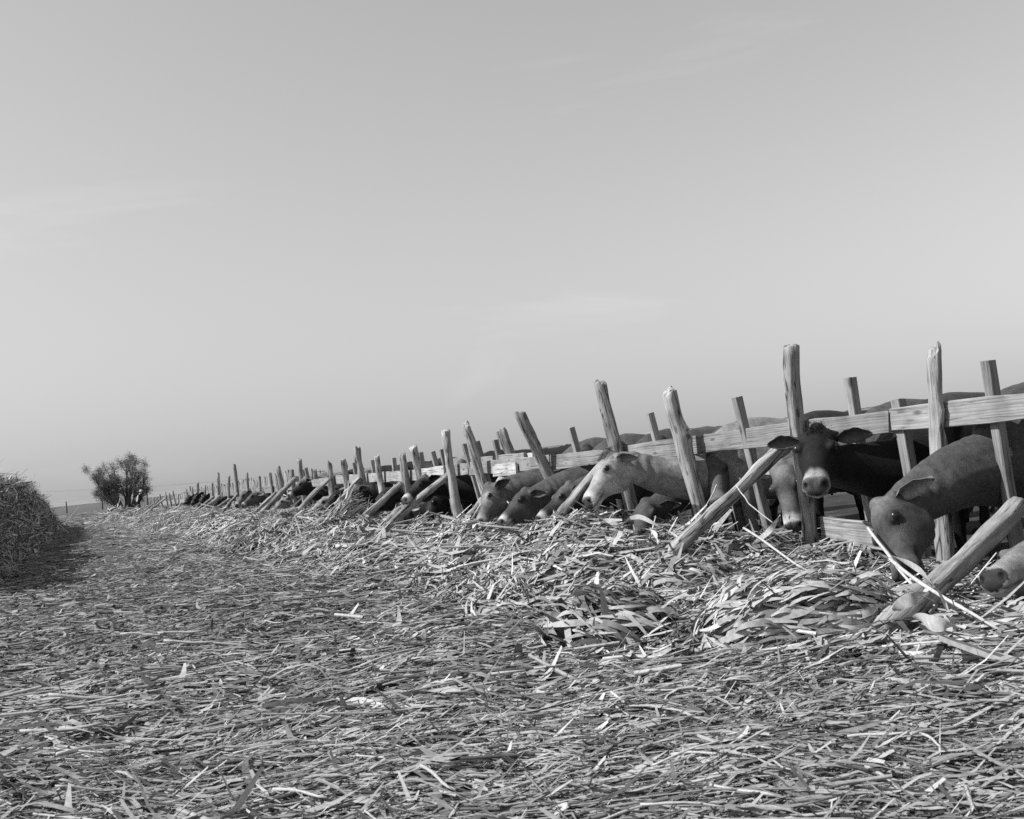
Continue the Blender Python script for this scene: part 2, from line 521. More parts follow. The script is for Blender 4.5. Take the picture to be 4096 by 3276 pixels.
def round_wood(name, a, b, ra, rb, seed, mat, crook=0.03, knots=3, cut=0.5, nseg=20, nang=18, split=0.0, pointy=0.0):
    """an irregular pole from a to b: crooked, fluted, knotted, with a rough sawn head"""
    rs = np.random.default_rng(seed)
    L = np.linalg.norm(b - a)
    Rm = frame_for(a, b, FV3)
    t = np.linspace(0, 1, nseg)
    ang = np.arange(nang) / nang * 2 * math.pi
    cx = crook * L * (np.sin(t * math.pi) * rs.uniform(-.6, .6) + 0.5 * np.sin(t * 2 * math.pi + rs.uniform(0, 6)) * rs.uniform(.2, .6))
    cy = crook * L * (np.sin(t * math.pi) * rs.uniform(-.4, .4))
    cx -= np.linspace(cx[0], cx[-1], nseg); 
    flute = sum(rs.uniform(0.02, 0.07) * np.sin(ang * k + rs.uniform(0, 6)) for k in (2, 3, 5, 7))
    rad0 = ra + (rb - ra) * t
    rad = rad0[:, None] * (1 + flute[None, :])
    rad *= 1 + 0.44 * vnoise(t[:, None] * 5 + seed, ang[None, :] * 1.2 * 0 + np.cos(ang)[None] * 1.4 + seed, 1)
    rad *= 1 + 0.32 * vnoise(t[:, None] * 9 + seed * 3, np.sin(ang)[None] * 3 + seed, 6)
    for _ in range(knots):
        kt, ka = rs.uniform(0.15, 0.97), rs.uniform(0, 6.28)
        da = np.abs((ang - ka + math.pi) % (2 * math.pi) - math.pi)
        rad += rad0[:, None] * rs.uniform(.25, .6) * np.exp(-((t[:, None] - kt) * L / (.8 * rb + .02)) ** 2 - (da[None] / 0.5) ** 2)
    for _ in range(3):                          # drying cracks
        ka = rs.uniform(0, 6.28); t0 = rs.uniform(0.0, .6); t1 = t0 + rs.uniform(.25, .5)
        da = np.abs((ang - ka + math.pi) % (2 * math.pi) - math.pi)
        rad -= rad0[:, None] * 0.30 * np.exp(-(da[None] / 0.22) ** 2) * (sstep(t0, t0 + .1, t) * sstep(t1, t1 - .1, t))[:, None]
    X = cx[:, None] + rad * np.cos(ang); Y = cy[:, None] + rad * np.sin(ang)
    Z = np.repeat((t * L)[:, None], nang, 1)
    ca = rs.uniform(0, 6.28)
    slope = cut * (np.cos(ang - ca) + 0.35 * np.sin(ang * 3 + ca)) * rb
    Z[-1] += slope; Z[-2] += slope * 0.5
    v = np.stack([X, Y, Z], -1).reshape(-1, 3)
    f = []
    for i in range(nseg - 1):
        for j in range(nang):
            j2 = (j + 1) % nang
            f.append([i * nang + j, i * nang + j2, (i + 1) * nang + j2, (i + 1) * nang + j])
    # head: chamfer ring then centre
    n0 = len(v)
    top = v[-nang:]
    c = top.mean(0)
    inner = c + (top - c) * 0.72 + np.array([0, 0, (0.25 + pointy) * rb]) + rs.normal(0, 0.05 * rb, (nang, 3))
    v = np.concatenate([v, inner, [c + np.array([0, 0, (0.3 + 1.2 * pointy) * rb])]])
    for j in range(nang):
        j2 = (j + 1) % nang
        f.append([n0 - nang + j, n0 - nang + j2, n0 + j2, n0 + j])
        f.append([n0 + j, n0 + j2, n0 + nang])
    f.append(list(range(nang))[::-1])
    me = bpy.data.meshes.new(name)
    me.from_pydata(v.tolist(), [], f); me.update()
    me.materials.append(mat); me.materials.append(M_CUT)
    sm = np.ones(len(f), bool)
    mi = np.zeros(len(f), np.int32)
    k0 = (nseg - 1) * nang
    mi[k0:k0 + 2 * nang] = 1; sm[k0:k0 + 2 * nang] = False
    me.polygons.foreach_set('use_smooth', sm); me.polygons.foreach_set('material_index', mi)
    o = link(name, me, parent=FENCE)
    place(o, a, Rm)
    return o, Rm

def src_scale(p):
    """source pixels per metre at p"""
    d = np.asarray(p) - ORG
    return 4 * FPX / abs(d @ (MC @ np.array([0, 0, -1.0])))

POSTS = [  # head, lower sighting, width (negative px), offset from the rail plane
 (3737,1416,3763,1848,62,.10,dict(cut=.9,pointy=.6,knots=3)), (3163,1388,3240,2120,56,.10,dict(cut=.15,knots=2)),
 (2676,1566,2799,2072,56,.12,dict(cut=.5,knots=5)), (2400,1531,2474,1830,50,.09,dict(cut=.4,knots=2)),
 (2078,1656,2202,1917,43,.12,dict(cut=.5,knots=7)), (2009,1723,2051,1842,37,-.12,dict(cut=.5,knots=4)),
 (1863,1700,1943,1963,33,.12,dict(cut=.8,knots=5)), (1784,1723,1834,2068,33,.12,dict(cut=.2,knots=4)),
 (1654,1788,1680,1909,30,.10,dict(cut=.6,knots=3)), (1609,1817,1629,1959,28,.12,dict(cut=.7,knots=2)),
 (1507,1826,1535,1976,25,.10,dict(cut=.4,knots=2)), (1427,1789,1453,1952,26,.12,dict(cut=.4,knots=9)),
 (1372,1843,1383,1952,22,.10,dict(cut=.6,knots=2)), (1318,1856,1327,1975,23,.12,dict(cut=.9,pointy=.4,knots=1)),
 (1260,1880,1268,1934,15,-.10,dict(cut=.4)), (1247,1876,1252,1934,8,-.12,dict(cut=.4)),
 (1197,1839,1210,1919,18,.10,dict(cut=.7)), (1166,1880,1172,1941,17,.10,dict(cut=.4)),
 (1112,1869,1127,1952,18,.10,dict(cut=.5,knots=6)), (1080,1891,1088,1964,13,.10,dict()), (1039,1910,1043,1960,10,.1,dict(pointy=.8)),
 (987,1893,995,1975,11,.1,dict()), (937,1858,947,1967,12,.1,dict(knots=7)), (915,1904,913,1993,10,.1,dict()),
 (874,1891,878,1982,11,.1,dict()), (848,1932,850,1982,9,.1,dict()), (821,1941,822,1982,8,.1,dict()),
 (791,1932,792,1980,9,.1,dict(knots=5)), (769,1949,772,1988,7,.1,dict()), (745,1956,751,1988,7,.1,dict()),
 (713,1978,714,2002,5,.1,dict()), (691,1963,702,2025,7,.1,dict()), (676,1973,684,2010,7,.1,dict()),
 (661,1967,668,2006,7,.1,dict()), (639,1978,645,2003,6,.1,dict()), (626,1986,633,2013,5,.1,dict()),
 (613,1991,617,2017,7,.1,dict()), (602,2002,602,2028,4,.1,dict())]
post_objs = []
for i, (tx, ty, bx, by, w, v, kw) in enumerate(POSTS):
    B = on_fence(bx, by, v); T = same_depth(tx, ty, B)
    d = (B - T) / np.linalg.norm(B - T)
    g = -0.25
    B = T + d * ((g - T[2]) / d[2])
    r = w / src_scale(T) / 2
    o, _ = round_wood('post', B, T, r * 1.12, r, 100 + i, M_POST, crook=0.045, nseg=30 if i < 14 else 10, nang=20 if i < 14 else 10, **kw)
    post_objs.append((o, T, B, r))

BRACES = [  # upper end, foot, width
 (4075,2020,3556,2505,92), (3150,1765,2690,2215,56), (2440,1820,2185,2140,42), (2010,1912,1851,2085,25),
 (1790,1903,1548,2108,30), (1604,1934,1430,2098,26), (1438,1916,1370,1990,20), (1314,1917,1190,2047,17), (1184,1913,1046,2052,21),
 (1101,1971,1012,2056,15), (952,1975,895,2041,12), (919,1995,830,2056,12), (880,1986,806,2043,15), (856,1987,786,2042,10),
 (754,2017,712,2051,11), (728,2012,700,2042,8), (665,1991,590,2048,8), (636,1998,600,2046,6), (613,2015,575,2046,7)]
SKEW = {0: -0.55}
brace_objs = []
for i, (tx, ty, bx, by, w) in enumerate(BRACES):
    T = on_fence(tx, ty, 0.20)
    B = across(bx, by, to_uv(T)[0] + SKEW.get(i, 0.2))
    d = (T - B) / np.linalg.norm(T - B)
    B = B - d * 0.18
    r = w / src_scale((T + B) / 2) / 2
    o, _ = round_wood('brace', B, T, r * 1.06, r * .94, 300 + i, M_BRACE, crook=0.025, knots=2, cut=.5, nseg=22 if i < 8 else 9, nang=18 if i < 8 else 10)
    brace_objs.append((T, B, r))

def board(name, a, b, wid, thick, mat, parent=None, hint=None, seed=0, jit=0.004, warp=0.0):
    """a sawn board along local Z from a to b; width across local X, softened and slightly uneven edges"""
    rs = np.random.default_rng(seed + 900)
    L = np.linalg.norm(b - a)
    Rm = frame_for(a, b, FV3 if hint is None else hint)
    n = max(3, int(L / 0.25)); n = min(n, 22)
    c = min(thick * 0.12, 0.005)
    w2, t2 = wid / 2, thick / 2
    prof = np.array([[-w2 + c, -t2], [w2 - c, -t2], [w2, -t2 + c], [w2, t2 - c], [w2 - c, t2], [-w2 + c, t2], [-w2, t2 - c], [-w2, -t2 + c]])
    v = []
    for i in range(n + 1):
        t = i / n
        p = prof.copy()
        p[:, 0] += np.sign(p[:, 0]) * rs.normal(0, jit)
        off = warp * math.sin(t * math.pi) 
        v.append(np.column_stack([p[:, 0], p[:, 1] + off, np.full(8, t * L)]))
    v[0][:, 2] += rs.normal(0, jit, 8); v[-1][:, 2] += rs.normal(0, jit, 8)
    v = np.concatenate(v)
    f = [[i * 8 + j, i * 8 + (j + 1) % 8, (i + 1) * 8 + (j + 1) % 8, (i + 1) * 8 + j] for i in range(n) for j in range(8)]
    f += [list(range(8))[::-1], [n * 8 + j for j in range(8)]]
    me = bpy.data.meshes.new(name); me.from_pydata(v.tolist(), [], f); me.update()
    me.materials.append(mat)
    o = link(name, me, parent=parent if parent is not None else FENCE)
    m = Matrix(Rm.tolist()).to_4x4(); m.translation = Vector(a) - (parent.location if parent is not None else FINV)
    o.matrix_local = m
    return o

# the rail: planks end to end, sighted along their upper edge
RAIL = [((4260,1551),(3566,1631),.0,M_BOARD), ((3558,1639),(2812,1738),.012,M_BOARD), ((2806,1740),(2206,1822),.0,M_BOARD), ((2200,1819),(1878,1851),.0,M_BOARD),
        ((1874,1850),(1692,1876),.012,M_BOARD), ((1689,1877),(1342,1903),.0,M_BOARD), ((1338,1905),(1118,1939),.012,M_BOARD),
        ((1115,1941),(893,1965),.0,M_BOARD), ((889,1967),(760,1990),.0,M_BOARD), ((757,1994),(640,2006),.01,M_BOARD)]
for i, (p, q, dv, mt) in enumerate(RAIL):
    a = on_fence(*p, 0.022 + dv); b = on_fence(*q, 0.022 + dv)
    hgt = 0.165
    a[2] -= hgt / 2; b[2] -= hgt / 2
    board('rail_plank', a, b, hgt, 0.042, mt, seed=i, hint=FV3, jit=.006)
# short bleached boards nailed over the rail
for k, (p, q) in enumerate([((1972,1856),(2064,1846)), ((1688,1874),(1776,1862))]):
    a = on_fence(*p, 0.075); b = on_fence(*q, 0.075); a[2] -= .085; b[2] -= .085
    board('patch_board', a, b, .165, 0.03, M_PALE, seed=50 + k, hint=FV3)
a = on_fence(2092, 1830, -0.10); b = on_fence(2136, 1826, -0.10)
board('patch_board', a, b, .10, 0.04, M_PALE, seed=55, hint=FV3)
a = on_fence(1930, 1838, -0.05); b = on_fence(2100, 1822, -0.05); a[2] -= .03; b[2] -= .03
board('rail_plank', a, b, .14, 0.04, M_BOARD, seed=56, hint=FV3)

UPR = [(3951,1444,4017,1858,42), (3592,1599,3653,1955,48), (3399,1509,3486,2082,37), (2947,1589,3054,2030,31), (2599,1653,2650,1850,23),
       (2747,1722,2790,1900,22), (2283,1710,2330,1880,22), (1980,1759,1997,1828,18), (1857,1774,1918,1984,17), (1907,1765,1922,1817,15), (1730,1805,1744,1859,15),
       (1767,1797,1778,1851,14), (1682,1809,1692,1867,12), (1575,1830,1579,1884,10), (1490,1841,1496,1889,11), (1416,1850,1424,1897,9),
       (1223,1871,1234,1919,8), (1216,1878,1221,1915,7)]
for i, (tx, ty, bx, by, w) in enumerate(UPR):
    v = -0.055
    B = on_fence(bx, by, v); T = same_depth(tx, ty, B)
    d = (B - T) / np.linalg.norm(B - T)
    B = T + d * ((-0.1 - T[2]) / d[2])
    wd = w / src_scale(T)
    board('upright', B, T, max(.06, min(wd, .13)), 0.07, M_BOARD, seed=70 + i, hint=FV3, jit=.003)

# low boards that keep the feed in, along the foot of the fence
KICK = [(-2.7, 0.05, .40, .17, .02, M_BOARD), (-0.05, 2.9, .30, .16, .03, M_BOARD), (2.95, 6.2, .30, .16, .03, M_BOARD), (6.25, 10.0, .32, .16, .03, M_BOARD),
        (10.1, 14.0, .34, .16, .03, M_BOARD), (14.1, 18.5, .32, .16, .03, M_BOARD)]
a = on_fence(3292, 2118, .03); b = on_fence(3560, 2148, .03)
board('kick_board', a, b, .19, .045, M_BOARD, seed=90)
a = on_fence(3290, 2084, -.09); b = on_fence(3370, 2090, -.09)
board('kick_board', a, b, .06, .09, M_BOARD, seed=91)
for k, (u0, u1, z, h, v, mt) in enumerate(KICK[1:]):
    board('kick_board', fw(u0, v, z - .08), fw(u1, v, z - .1), h, .045, mt, seed=92 + k)

# wire tied round the pointed post and the rail
def wire(name, pts, r, parent, mat=M_WIRE, n=5):
    g = Geo(); g.tube(pts, [r] * len(pts), n)
    me = g.mesh(name); recalc(me)
    o = link(name, me, mat, parent)
    return o
def wire_tie(post, T, B, r, z):
    t = (z - B[2]) / (T[2] - B[2])
    c = B + (T - B) * t
    pts = []
    for k in range(26):
        a = k / 12.0 * 2 * math.pi
        pts.append(c + FU3 * (r * 1.22) * math.cos(a) - FV3 * (r * 1.22) * math.sin(a) + UP * (0.006 * k - .06 + .02 * math.sin(a * 1.7)))
    for k in range(12):
        t = k / 11
        pts.append(c + FU3 * (r * 1.25 + .20 * math.sin(t * 2.2)) + FV3 * (.02 + .0 * t) + UP * (.02 - .17 * t * t + .02 * math.sin(t * 9)))
    inv = post.matrix_local.inverted()
    loc = [np.array(inv @ (Vector(p) - FINV)) for p in pts]
    wire('wire_tie', loc, .004, post)
wire_tie(*post_objs[0], 1.12)

# ------------------------------------------------------------------ cows
def nrm(a):
    a = np.asarray(a, float); return a / (np.linalg.norm(a) + 1e-12)
HEADL = 0.50
HEAD = [  # x along the face (fraction), top, bottom, half width
 (-.10, .015, -.11, .060), (-.03, .052, -.175, .092), (.08, .066, -.232, .114), (.20, .070, -.272, .127), (.32, .062, -.284, .130),
 (.42, .045, -.258, .114), (.54, .030, -.208, .092), (.66, .022, -.172, .079), (.78, .019, -.154, .077), (.88, .016, -.154, .086),
 (.945, .005, -.154, .088), (.985, -.014, -.146, .085), (1.02, -.038, -.130, .071), (1.045, -.060, -.110, .042)]
def oval(c, side, up, hw, zt, zb, n=22, low=.30, high=.12, e=2.3):
    an = np.arange(n) / n * 2 * math.pi
    cs, sn = np.cos(an), np.sin(an)
    y = np.sign(cs) * np.abs(cs) ** (2 / e); z = np.sign(sn) * np.abs(sn) ** (2 / e)
    y = y * (1 - low * np.clip(-z, 0, 1) ** 2 - high * np.clip(z, 0, 1) ** 2)
    zm, zh = (zt + zb) / 2, (zt - zb) / 2
    return c + (hw * y)[:, None] * side + (zm + zh * z)[:, None] * up

def smooth_remesh(geo, voxel, iters):
    me = geo.mesh('tmp'); recalc(me)
    o = bpy.data.objects.new('tmp', me); COL.objects.link(o)
    md = o.modifiers.new('r', 'REMESH'); md.mode = 'VOXEL'; md.voxel_size = voxel
    ms = o.modifiers.new('s', 'SMOOTH'); ms.factor = 0.5; ms.iterations = iters
    dg = bpy.context.evaluated_depsgraph_get()
    dg.update()
    res = bpy.data.meshes.new_from_object(o.evaluated_get(dg))
    v = np.empty(len(res.vertices) * 3, np.float32); res.vertices.foreach_get('co', v)
    nl = len(res.loops); li = np.empty(nl, np.int32); res.loops.foreach_get('vertex_index', li)
    bpy.data.objects.remove(o); bpy.data.meshes.remove(me)
    lt = np.empty(len(res.polygons), np.int32); res.polygons.foreach_get('loop_total', lt)
    ls = np.empty(len(res.polygons), np.int32); res.polygons.foreach_get('loop_start', ls)
    quads = np.stack([li[ls[lt == 4] + k] for k in range(4)], 1)
    tris = np.stack([li[ls[lt == 3] + k] for k in range(3)], 1) if (lt == 3).any() else np.zeros((0, 3), np.int32)
    bpy.data.meshes.remove(res)
    return v.reshape(-1, 3).astype(float), quads, tris

def ear_geo(root, out, up, fwd, L, W):
    """leaf shaped cupped ear: out = along, up = across, fwd = direction the hollow faces"""
    n, k = 9, 7
    V, Q = [], []
    for layer in (0, 1):
        for i in range(n):
            s = i / (n - 1)
            w = W * (math.sin(math.pi * min(1, 0.16 + s * 0.80)) ** 0.75) * (0.62 + .38 * math.sin(math.pi * s))
            if s > .93: w *= .55
            w *= 1 + .09 * math.sin(i * 2.3 + L * 90)
            for j in range(k):
                a = (j / (k - 1) - .5) * 2
                cup = (0.40 - .16 * s) * W * (a * a - 0.6) * (1 if layer == 0 else 1.0)
                th = (-0.011 if layer == 0 else 0.0) * (1 - .6 * abs(a))
                droop = -0.16 * L * s * s
                V.append(root + out * (s * L) + up * (a * w / 2 + droop) + fwd * (cup + th))
    for layer in (0, 1):
        for i in range(n - 1):
            for j in range(k - 1):
                a = layer * n * k + i * k + j
                q = [a, a + 1, a + k + 1, a + k]
                Q.append(q if layer else q[::-1])
    for i in range(n - 1):
        for j, fl in ((0, 0), (k - 1, 1)):
            a = i * k + j; q = [a, a + k, a + k + n * k, a + n * k]
            Q.append(q if fl else q[::-1])
    for j in range(k - 1):
        a = (n - 1) * k + j
        Q.append([a, a + 1, a + 1 + n * k, a + n * k])
    inner = np.concatenate([np.zeros(n * k), np.ones(n * k)])
    return np.array(V), np.array(Q), inner

def strands(roots, dirs, length, width, tone, rs, name, parent, mat, bend=.35):
    """tapering hairs as thin folded blades"""
    n = len(roots)
    d = dirs + rs.normal(0, .22, (n, 3)); d /= np.linalg.norm(d, axis=1)[:, None]
    L = length * rs.uniform(.55, 1.25, n)[:, None]
    s = np.cross(d, rs.normal(0, 1, (n, 3))); s /= np.linalg.norm(s, axis=1)[:, None]
    mid = roots + d * L * .55
    tip = roots + d * L + (np.array([0, 0, -1.0]) * bend + rs.normal(0, .2, (n, 3))) * L * .5
    v = np.stack([roots - s * width / 2, roots + s * width / 2, mid + s * width * .38, mid - s * width * .38, tip], 1).reshape(-1, 3)
    b = np.arange(n) * 5
    q = np.stack([b, b + 1, b + 2, b + 3], 1); t = np.stack([b + 3, b + 2, b + 4], 1)
    tn = np.repeat(tone * rs.uniform(.7, 1.3, n), 5)
    o = link(name, np_mesh(name, v, q, tn, True, t), mat, parent)
    o['kind'] = 'stuff'
    return o

def make_cow(poll_px, muz_px, vp, side, hint, coat, label, face=None, muzzle=.5, body_yaw=0.32, voxel=.017, scale=1.0,
             ear=(-.15, -.15), ear_tone=None, height=1.27, seed=0, neck=1.0, nose=.03, poll_tone=None, eye_ring=None, depth=None, hair=False, dv=0.0, back=None, lim=-0.62, ear_size=1.0, fur=0, nk_=1.12, poll_w=None):
    rs = np.random.default_rng(1000 + seed)
    if coat < .06: coat *= .5
    if face is not None and face < .06: face *= .5
    poll = on_fence(*poll_px, vp) if poll_w is None else fw(*poll_w)
    d = ray(*muz_px) if poll_w is None else nrm(fw(poll_w[0] + .05, poll_w[1] + .36, poll_w[2] - .36) - ORG)
    L = HEADL * scale
    # muzzle: where its sight line is one head length from the poll
    oc = ORG - poll
    b = d @ oc; disc = b * b - (oc @ oc - (L * 1.03) ** 2)
    if disc < 0:
        t = -b
        hs = np.linalg.norm(ORG + d * t - poll) / (HEADL * 1.03)
        print('head scale %.2f -> %.2f  %s' % (scale, hs, label))
    else:
        t = -b - math.sqrt(disc) if side == 'n' else -b + math.sqrt(disc)
        hs = scale
    hs = min(hs, 1.3)
    muz = ORG + d * t
    hx = nrm(muz - poll)
    hv = FU3 * hint[0] + FV3 * hint[1] + UP * hint[2]
    hz = nrm(hv - hx * (hv @ hx)); hy = np.cross(hz, hx)
    L = HEADL * hs
    # body: behind the fence, facing the alley
    fwd_ang = body_yaw
    F = nrm(FV3 * math.cos(fwd_ang) + FU3 * math.sin(fwd_ang)); S = np.cross(UP, F)
    hk = height / 1.22
    dz = 1.10 * hk - poll[2]
    hor = math.sqrt(max(.30, (1.0 * neck) ** 2 - dz * dz))
    W = np.array([poll[0], poll[1], 0]) - F * hor
    vv = to_uv(W)[1] + dv
    if vv > lim: W = W - FV3 * (vv - lim)
    base = np.array([W[0], W[1], float(H(W[0], W[1])) * 0 + 0.0])
    def bl(x, y, z): return base + F * x * hk + S * y * hk + UP * z * hk
    g = Geo()
    st = [(.43,.98,.74,.05),(.37,1.08,.62,.14),(.22,1.18,.53,.21),(.0,1.225,.50,.25),(-.25,1.195,.48,.29),(-.55,1.175,.465,.335),
          (-.85,1.18,.50,.34),(-1.1,1.20,.58,.29),(-1.3,1.215,.66,.25),(-1.48,1.19,.72,.19),(-1.57,1.12,.82,.08)]
    g.rings([oval(bl(x, 0, 0), S, UP, hw * hk, zt * hk, zb * hk, 26, .15, .34, 2.15) for x, zt, zb, hw in st])
    ax = np.stack([F, S, UP])
    for sgn in (-1, 1):
        g.ball(bl(-1.08, sgn * .22, 1.13), .075 * hk, ax)
        g.ball(bl(-1.50, sgn * .10, 1.10), .065 * hk, ax)
        g.ball(bl(.12, sgn * .17, .90), np.array([.13, .07, .28]) * hk, ax)
        g.tube([bl(.14, sgn*.17, .78), bl(.13, sgn*.18, .55), bl(.12, sgn*.16, .36), bl(.11, sgn*.16, .20), bl(.10, sgn*.16, .10), bl(.14, sgn*.16, .04), bl(.16, sgn*.16, .0)],
               np.array([.11, .075, .055, .038, .045, .052, .062]) * hk)
        g.tube([bl(-1.2, sgn*.17, .95), bl(-1.16, sgn*.2, .72), bl(-1.22, sgn*.19, .55), bl(-1.38, sgn*.17, .42), bl(-1.36, sgn*.17, .24), bl(-1.34, sgn*.17, .10), bl(-1.29, sgn*.17, .04), bl(-1.27, sgn*.17, 0)],
               np.array([.19, .15, .085, .055, .042, .046, .052, .062]) * hk)
    g.ball(bl(-1.02, 0, .55), np.array([.2, .15, .15]) * hk, ax)
    g.tube([bl(-1.54, 0, 1.13), bl(-1.62, 0, 1.0), bl(-1.63, .01, .75), bl(-1.62, .02, .52), bl(-1.62, .02, .36)], np.array([.045, .032, .024, .03, .02]) * hk)
    # neck
    hb = poll + hx * (.10 * L) - hz * (.075 * hs)
    N0 = bl(.02, 0, .92)
    hd = np.linalg.norm(hb - N0)
    down = (hb[2] - N0[2]) / hd
    N0 = bl(.02, 0, .92 - .16 * max(0, -down))
    hd = np.linalg.norm(hb - N0)
    dirn = nrm(hb - N0)
    p1 = N0 + nrm(F * .35 + dirn * .75 + UP * .04) * hd * .40
    p2 = hb - nrm(hx * .22 + dirn * .78) * hd * .30
    K = 17
    ts = np.linspace(0, 1, K)[:, None]
    C = (1-ts)**3*N0 + 3*(1-ts)**2*ts*p1 + 3*(1-ts)*ts*ts*p2 + ts**3*hb
    A_ = ts[:, 0] ** .8
    ZT = (.25 * (1 - A_) + .115 * nk_ * A_) * hs * .98
    vv = to_uv(C)[1]
    wg = sstep(-.95, -.25, vv) * sstep(.70, .30, vv)
    C[:, 2] = C[:, 2] * (1 - wg) + np.minimum(C[:, 2], .985 - ZT) * wg          # the neck passes under the rail
    for _ in range(5): C[1:-1] = (C[:-2] + 2 * C[1:-1] + C[2:]) / 4
    TG = np.gradient(C, axis=0)
    rr = []
    for i in range(K):
        t = i / (K - 1); c = C[i]; tg = nrm(TG[i]); a = A_[i]
        upn = nrm(UP * (1 - t) + hz * t + F * .25 * max(0, -down))
        upn = nrm(upn - tg * (upn @ tg)); sd = np.cross(upn, tg)
        zb = -(.33 * (1 - a) + .118 * a) * hs
        hw = (.19 * (1 - a) + .092 * nk_ * a) * hs
        rr.append(oval(c, sd, upn, hw, ZT[i], zb, 22, .25, .40, 2.1))
    g.rings(rr)
    # head
    g.rings([oval(poll + hx * x * L, hy, hz, hw * hs, zt * hs, zb * hs, 22, .42, .10, 2.5) for x, zt, zb, hw in HEAD])
    hax = np.stack([hx, hy, hz])
    for sgn in (-1, 1):
        g.ball(poll + hx * .345 * L + hy * sgn * .099 * hs + hz * .018 * hs, np.array([.046, .028, .034]) * hs, hax)
        g.tube([poll + hx * .40 * L + hy * sgn * .086 * hs - hz * .045 * hs, poll + hx * .55 * L + hy * sgn * .070 * hs - hz * .060 * hs, poll + hx * .70 * L + hy * sgn * .054 * hs - hz * .055 * hs], [.020 * hs, .022 * hs, .016 * hs], 8)
        g.ball(poll + hx * .26 * L + hy * sgn * .076 * hs - hz * .165 * hs, np.array([.090, .046, .090]) * hs, hax)
        g.ball(poll + hx * .95 * L + hy * sgn * .044 * hs - hz * .038 * hs, np.array([.042, .036, .040]) * hs, hax)
        g.tube([poll + hx * .02 * L + hy * sgn * .06 * hs - hz * .02 * hs, poll + hx * .03 * L + hy * sgn * .125 * hs - hz * .03 * hs], [.05 * hs, .034 * hs])
    g.ball(poll - hx * .01 * L + hz * .035 * hs, np.array([.05, .06, .045]) * hs, hax)
    g.ball(poll + hx * .90 * L - hz * .115 * hs, np.array([.065, .05, .028]) * hs, hax)
    v, q, tr = smooth_remesh(g, voxel, 5 if voxel < .02 else 3)
    # muscle and fold relief
    wob = lambda sc, k: vnoise(v[:, 0] * sc + v[:, 2] * sc * .6 + seed * 3, v[:, 1] * sc + v[:, 2] * sc * .8, k)
    nrel = (v - poll) @ hax.T / hs
    amp = .026 * wob(5, 51) + .010 * wob(14, 52)
    neckd = np.linalg.norm(v - hb, axis=1)
    fold = np.exp(-((neckd - .26) / .16) ** 2) * np.sin(neckd * 62 + 9 * wob(4, 53)) * .006 * (nrel[:, 0] < .02) * sstep(.02, -.10, nrel[:, 2])
    v += nrm(hy)[None] * 0 + ((amp + fold)[:, None]) * (np.sign(nrel[:, 1])[:, None] * hy[None] * .75 + UP[None] * .45)
    # nostrils and mouth
    rel = (v - poll) @ hax.T / hs                     # head coordinates in metres of a standard head
    xx = rel[:, 0] / HEADL
    for sgn in (-1, 1):
        nc = np.array([1.00 * HEADL, sgn * .054, -.040])
        dd = np.linalg.norm((rel - nc) * np.array([.7, 1.15, .95]), axis=1)
        amt = np.clip(1 - dd / .027, 0, 1)
        v -= (hx * .9 - hy * sgn * -.2)[None] * (amt * .026 * hs)[:, None]
    mline = np.exp(-((rel[:, 2] + .100 - .03 * np.clip((.8 - xx) * 2, 0, 1) * -1) / .010) ** 2) * ((xx > .66) & (xx < 1.06))
    v += hz[None] * 0 - (np.sign(rel[:, 1])[:, None] * hy) * (mline * .010 * hs)[:, None]
    # coat tones
    near = np.linalg.norm(v - poll, axis=1)
    headm = (xx > -.25) & (np.abs(rel[:, 1]) < .2) & (rel[:, 2] > -.34) & (rel[:, 2] < .14) & (near < .75 * hs)
    hm = sstep(-.22, .1, xx) * headm
    face = coat if face is None else face
    zb_ = (v[:, 2] - base[2]) / hk
    bx = ((v - base) @ F) / hk; by = ((v - base) @ S) / hk
    tone = np.full(len(v), coat)
    n1 = vnoise(bx * 3 + seed * 7, zb_ * 3 + by * 2, 4)
    tone *= 1 + .35 * n1
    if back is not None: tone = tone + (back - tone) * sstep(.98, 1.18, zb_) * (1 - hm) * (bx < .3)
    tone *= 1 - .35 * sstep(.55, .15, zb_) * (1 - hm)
    tone = tone * (1 - hm) + hm * face * (1 + .3 * vnoise(xx * 9 + seed, rel[:, 1] * 22, 9))
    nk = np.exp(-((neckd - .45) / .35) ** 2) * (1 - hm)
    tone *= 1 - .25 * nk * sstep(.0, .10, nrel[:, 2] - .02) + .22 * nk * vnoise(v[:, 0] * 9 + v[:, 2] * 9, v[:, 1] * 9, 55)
    if poll_tone is not None:
        pm = np.exp(-(np.linalg.norm(rel - np.array([.03, 0, .05]), axis=1) / .10) ** 2) * headm
        tone = tone + (poll_tone - tone) * np.clip(pm * 1.3, 0, 1)
    if eye_ring is None: eye_ring = face * .5
    if eye_ring is not None:
        for sgn in (-1, 1):
            em = np.exp(-(np.linalg.norm((rel - np.array([.355 * HEADL, sgn * .105, .01])) * np.array([.8, .5, 1]), axis=1) / .048) ** 2) * headm
            tone = tone + (eye_ring - tone) * np.clip(em * 1.3, 0, 1)
    ring = sstep(.76, .90, xx + .04 * vnoise(rel[:, 1] * 40, rel[:, 2] * 40, 7)) * headm * (xx < 1.2)
    tone = tone + (muzzle - tone) * ring
    pad = sstep(.935, .965, xx) * headm * (rel[:, 2] > -.112) * (xx < 1.2) * (np.abs(rel[:, 1]) < .030 + .05 * np.clip((rel[:, 2] + .112) / .05, 0, 1))
    tone = tone + (nose - tone) * pad
    mouth_shade = mline * headm * (xx > .7)  # shade of the mouth crease, painted into the tone as a dark line
    tone *= 1 - .75 * mouth_shade
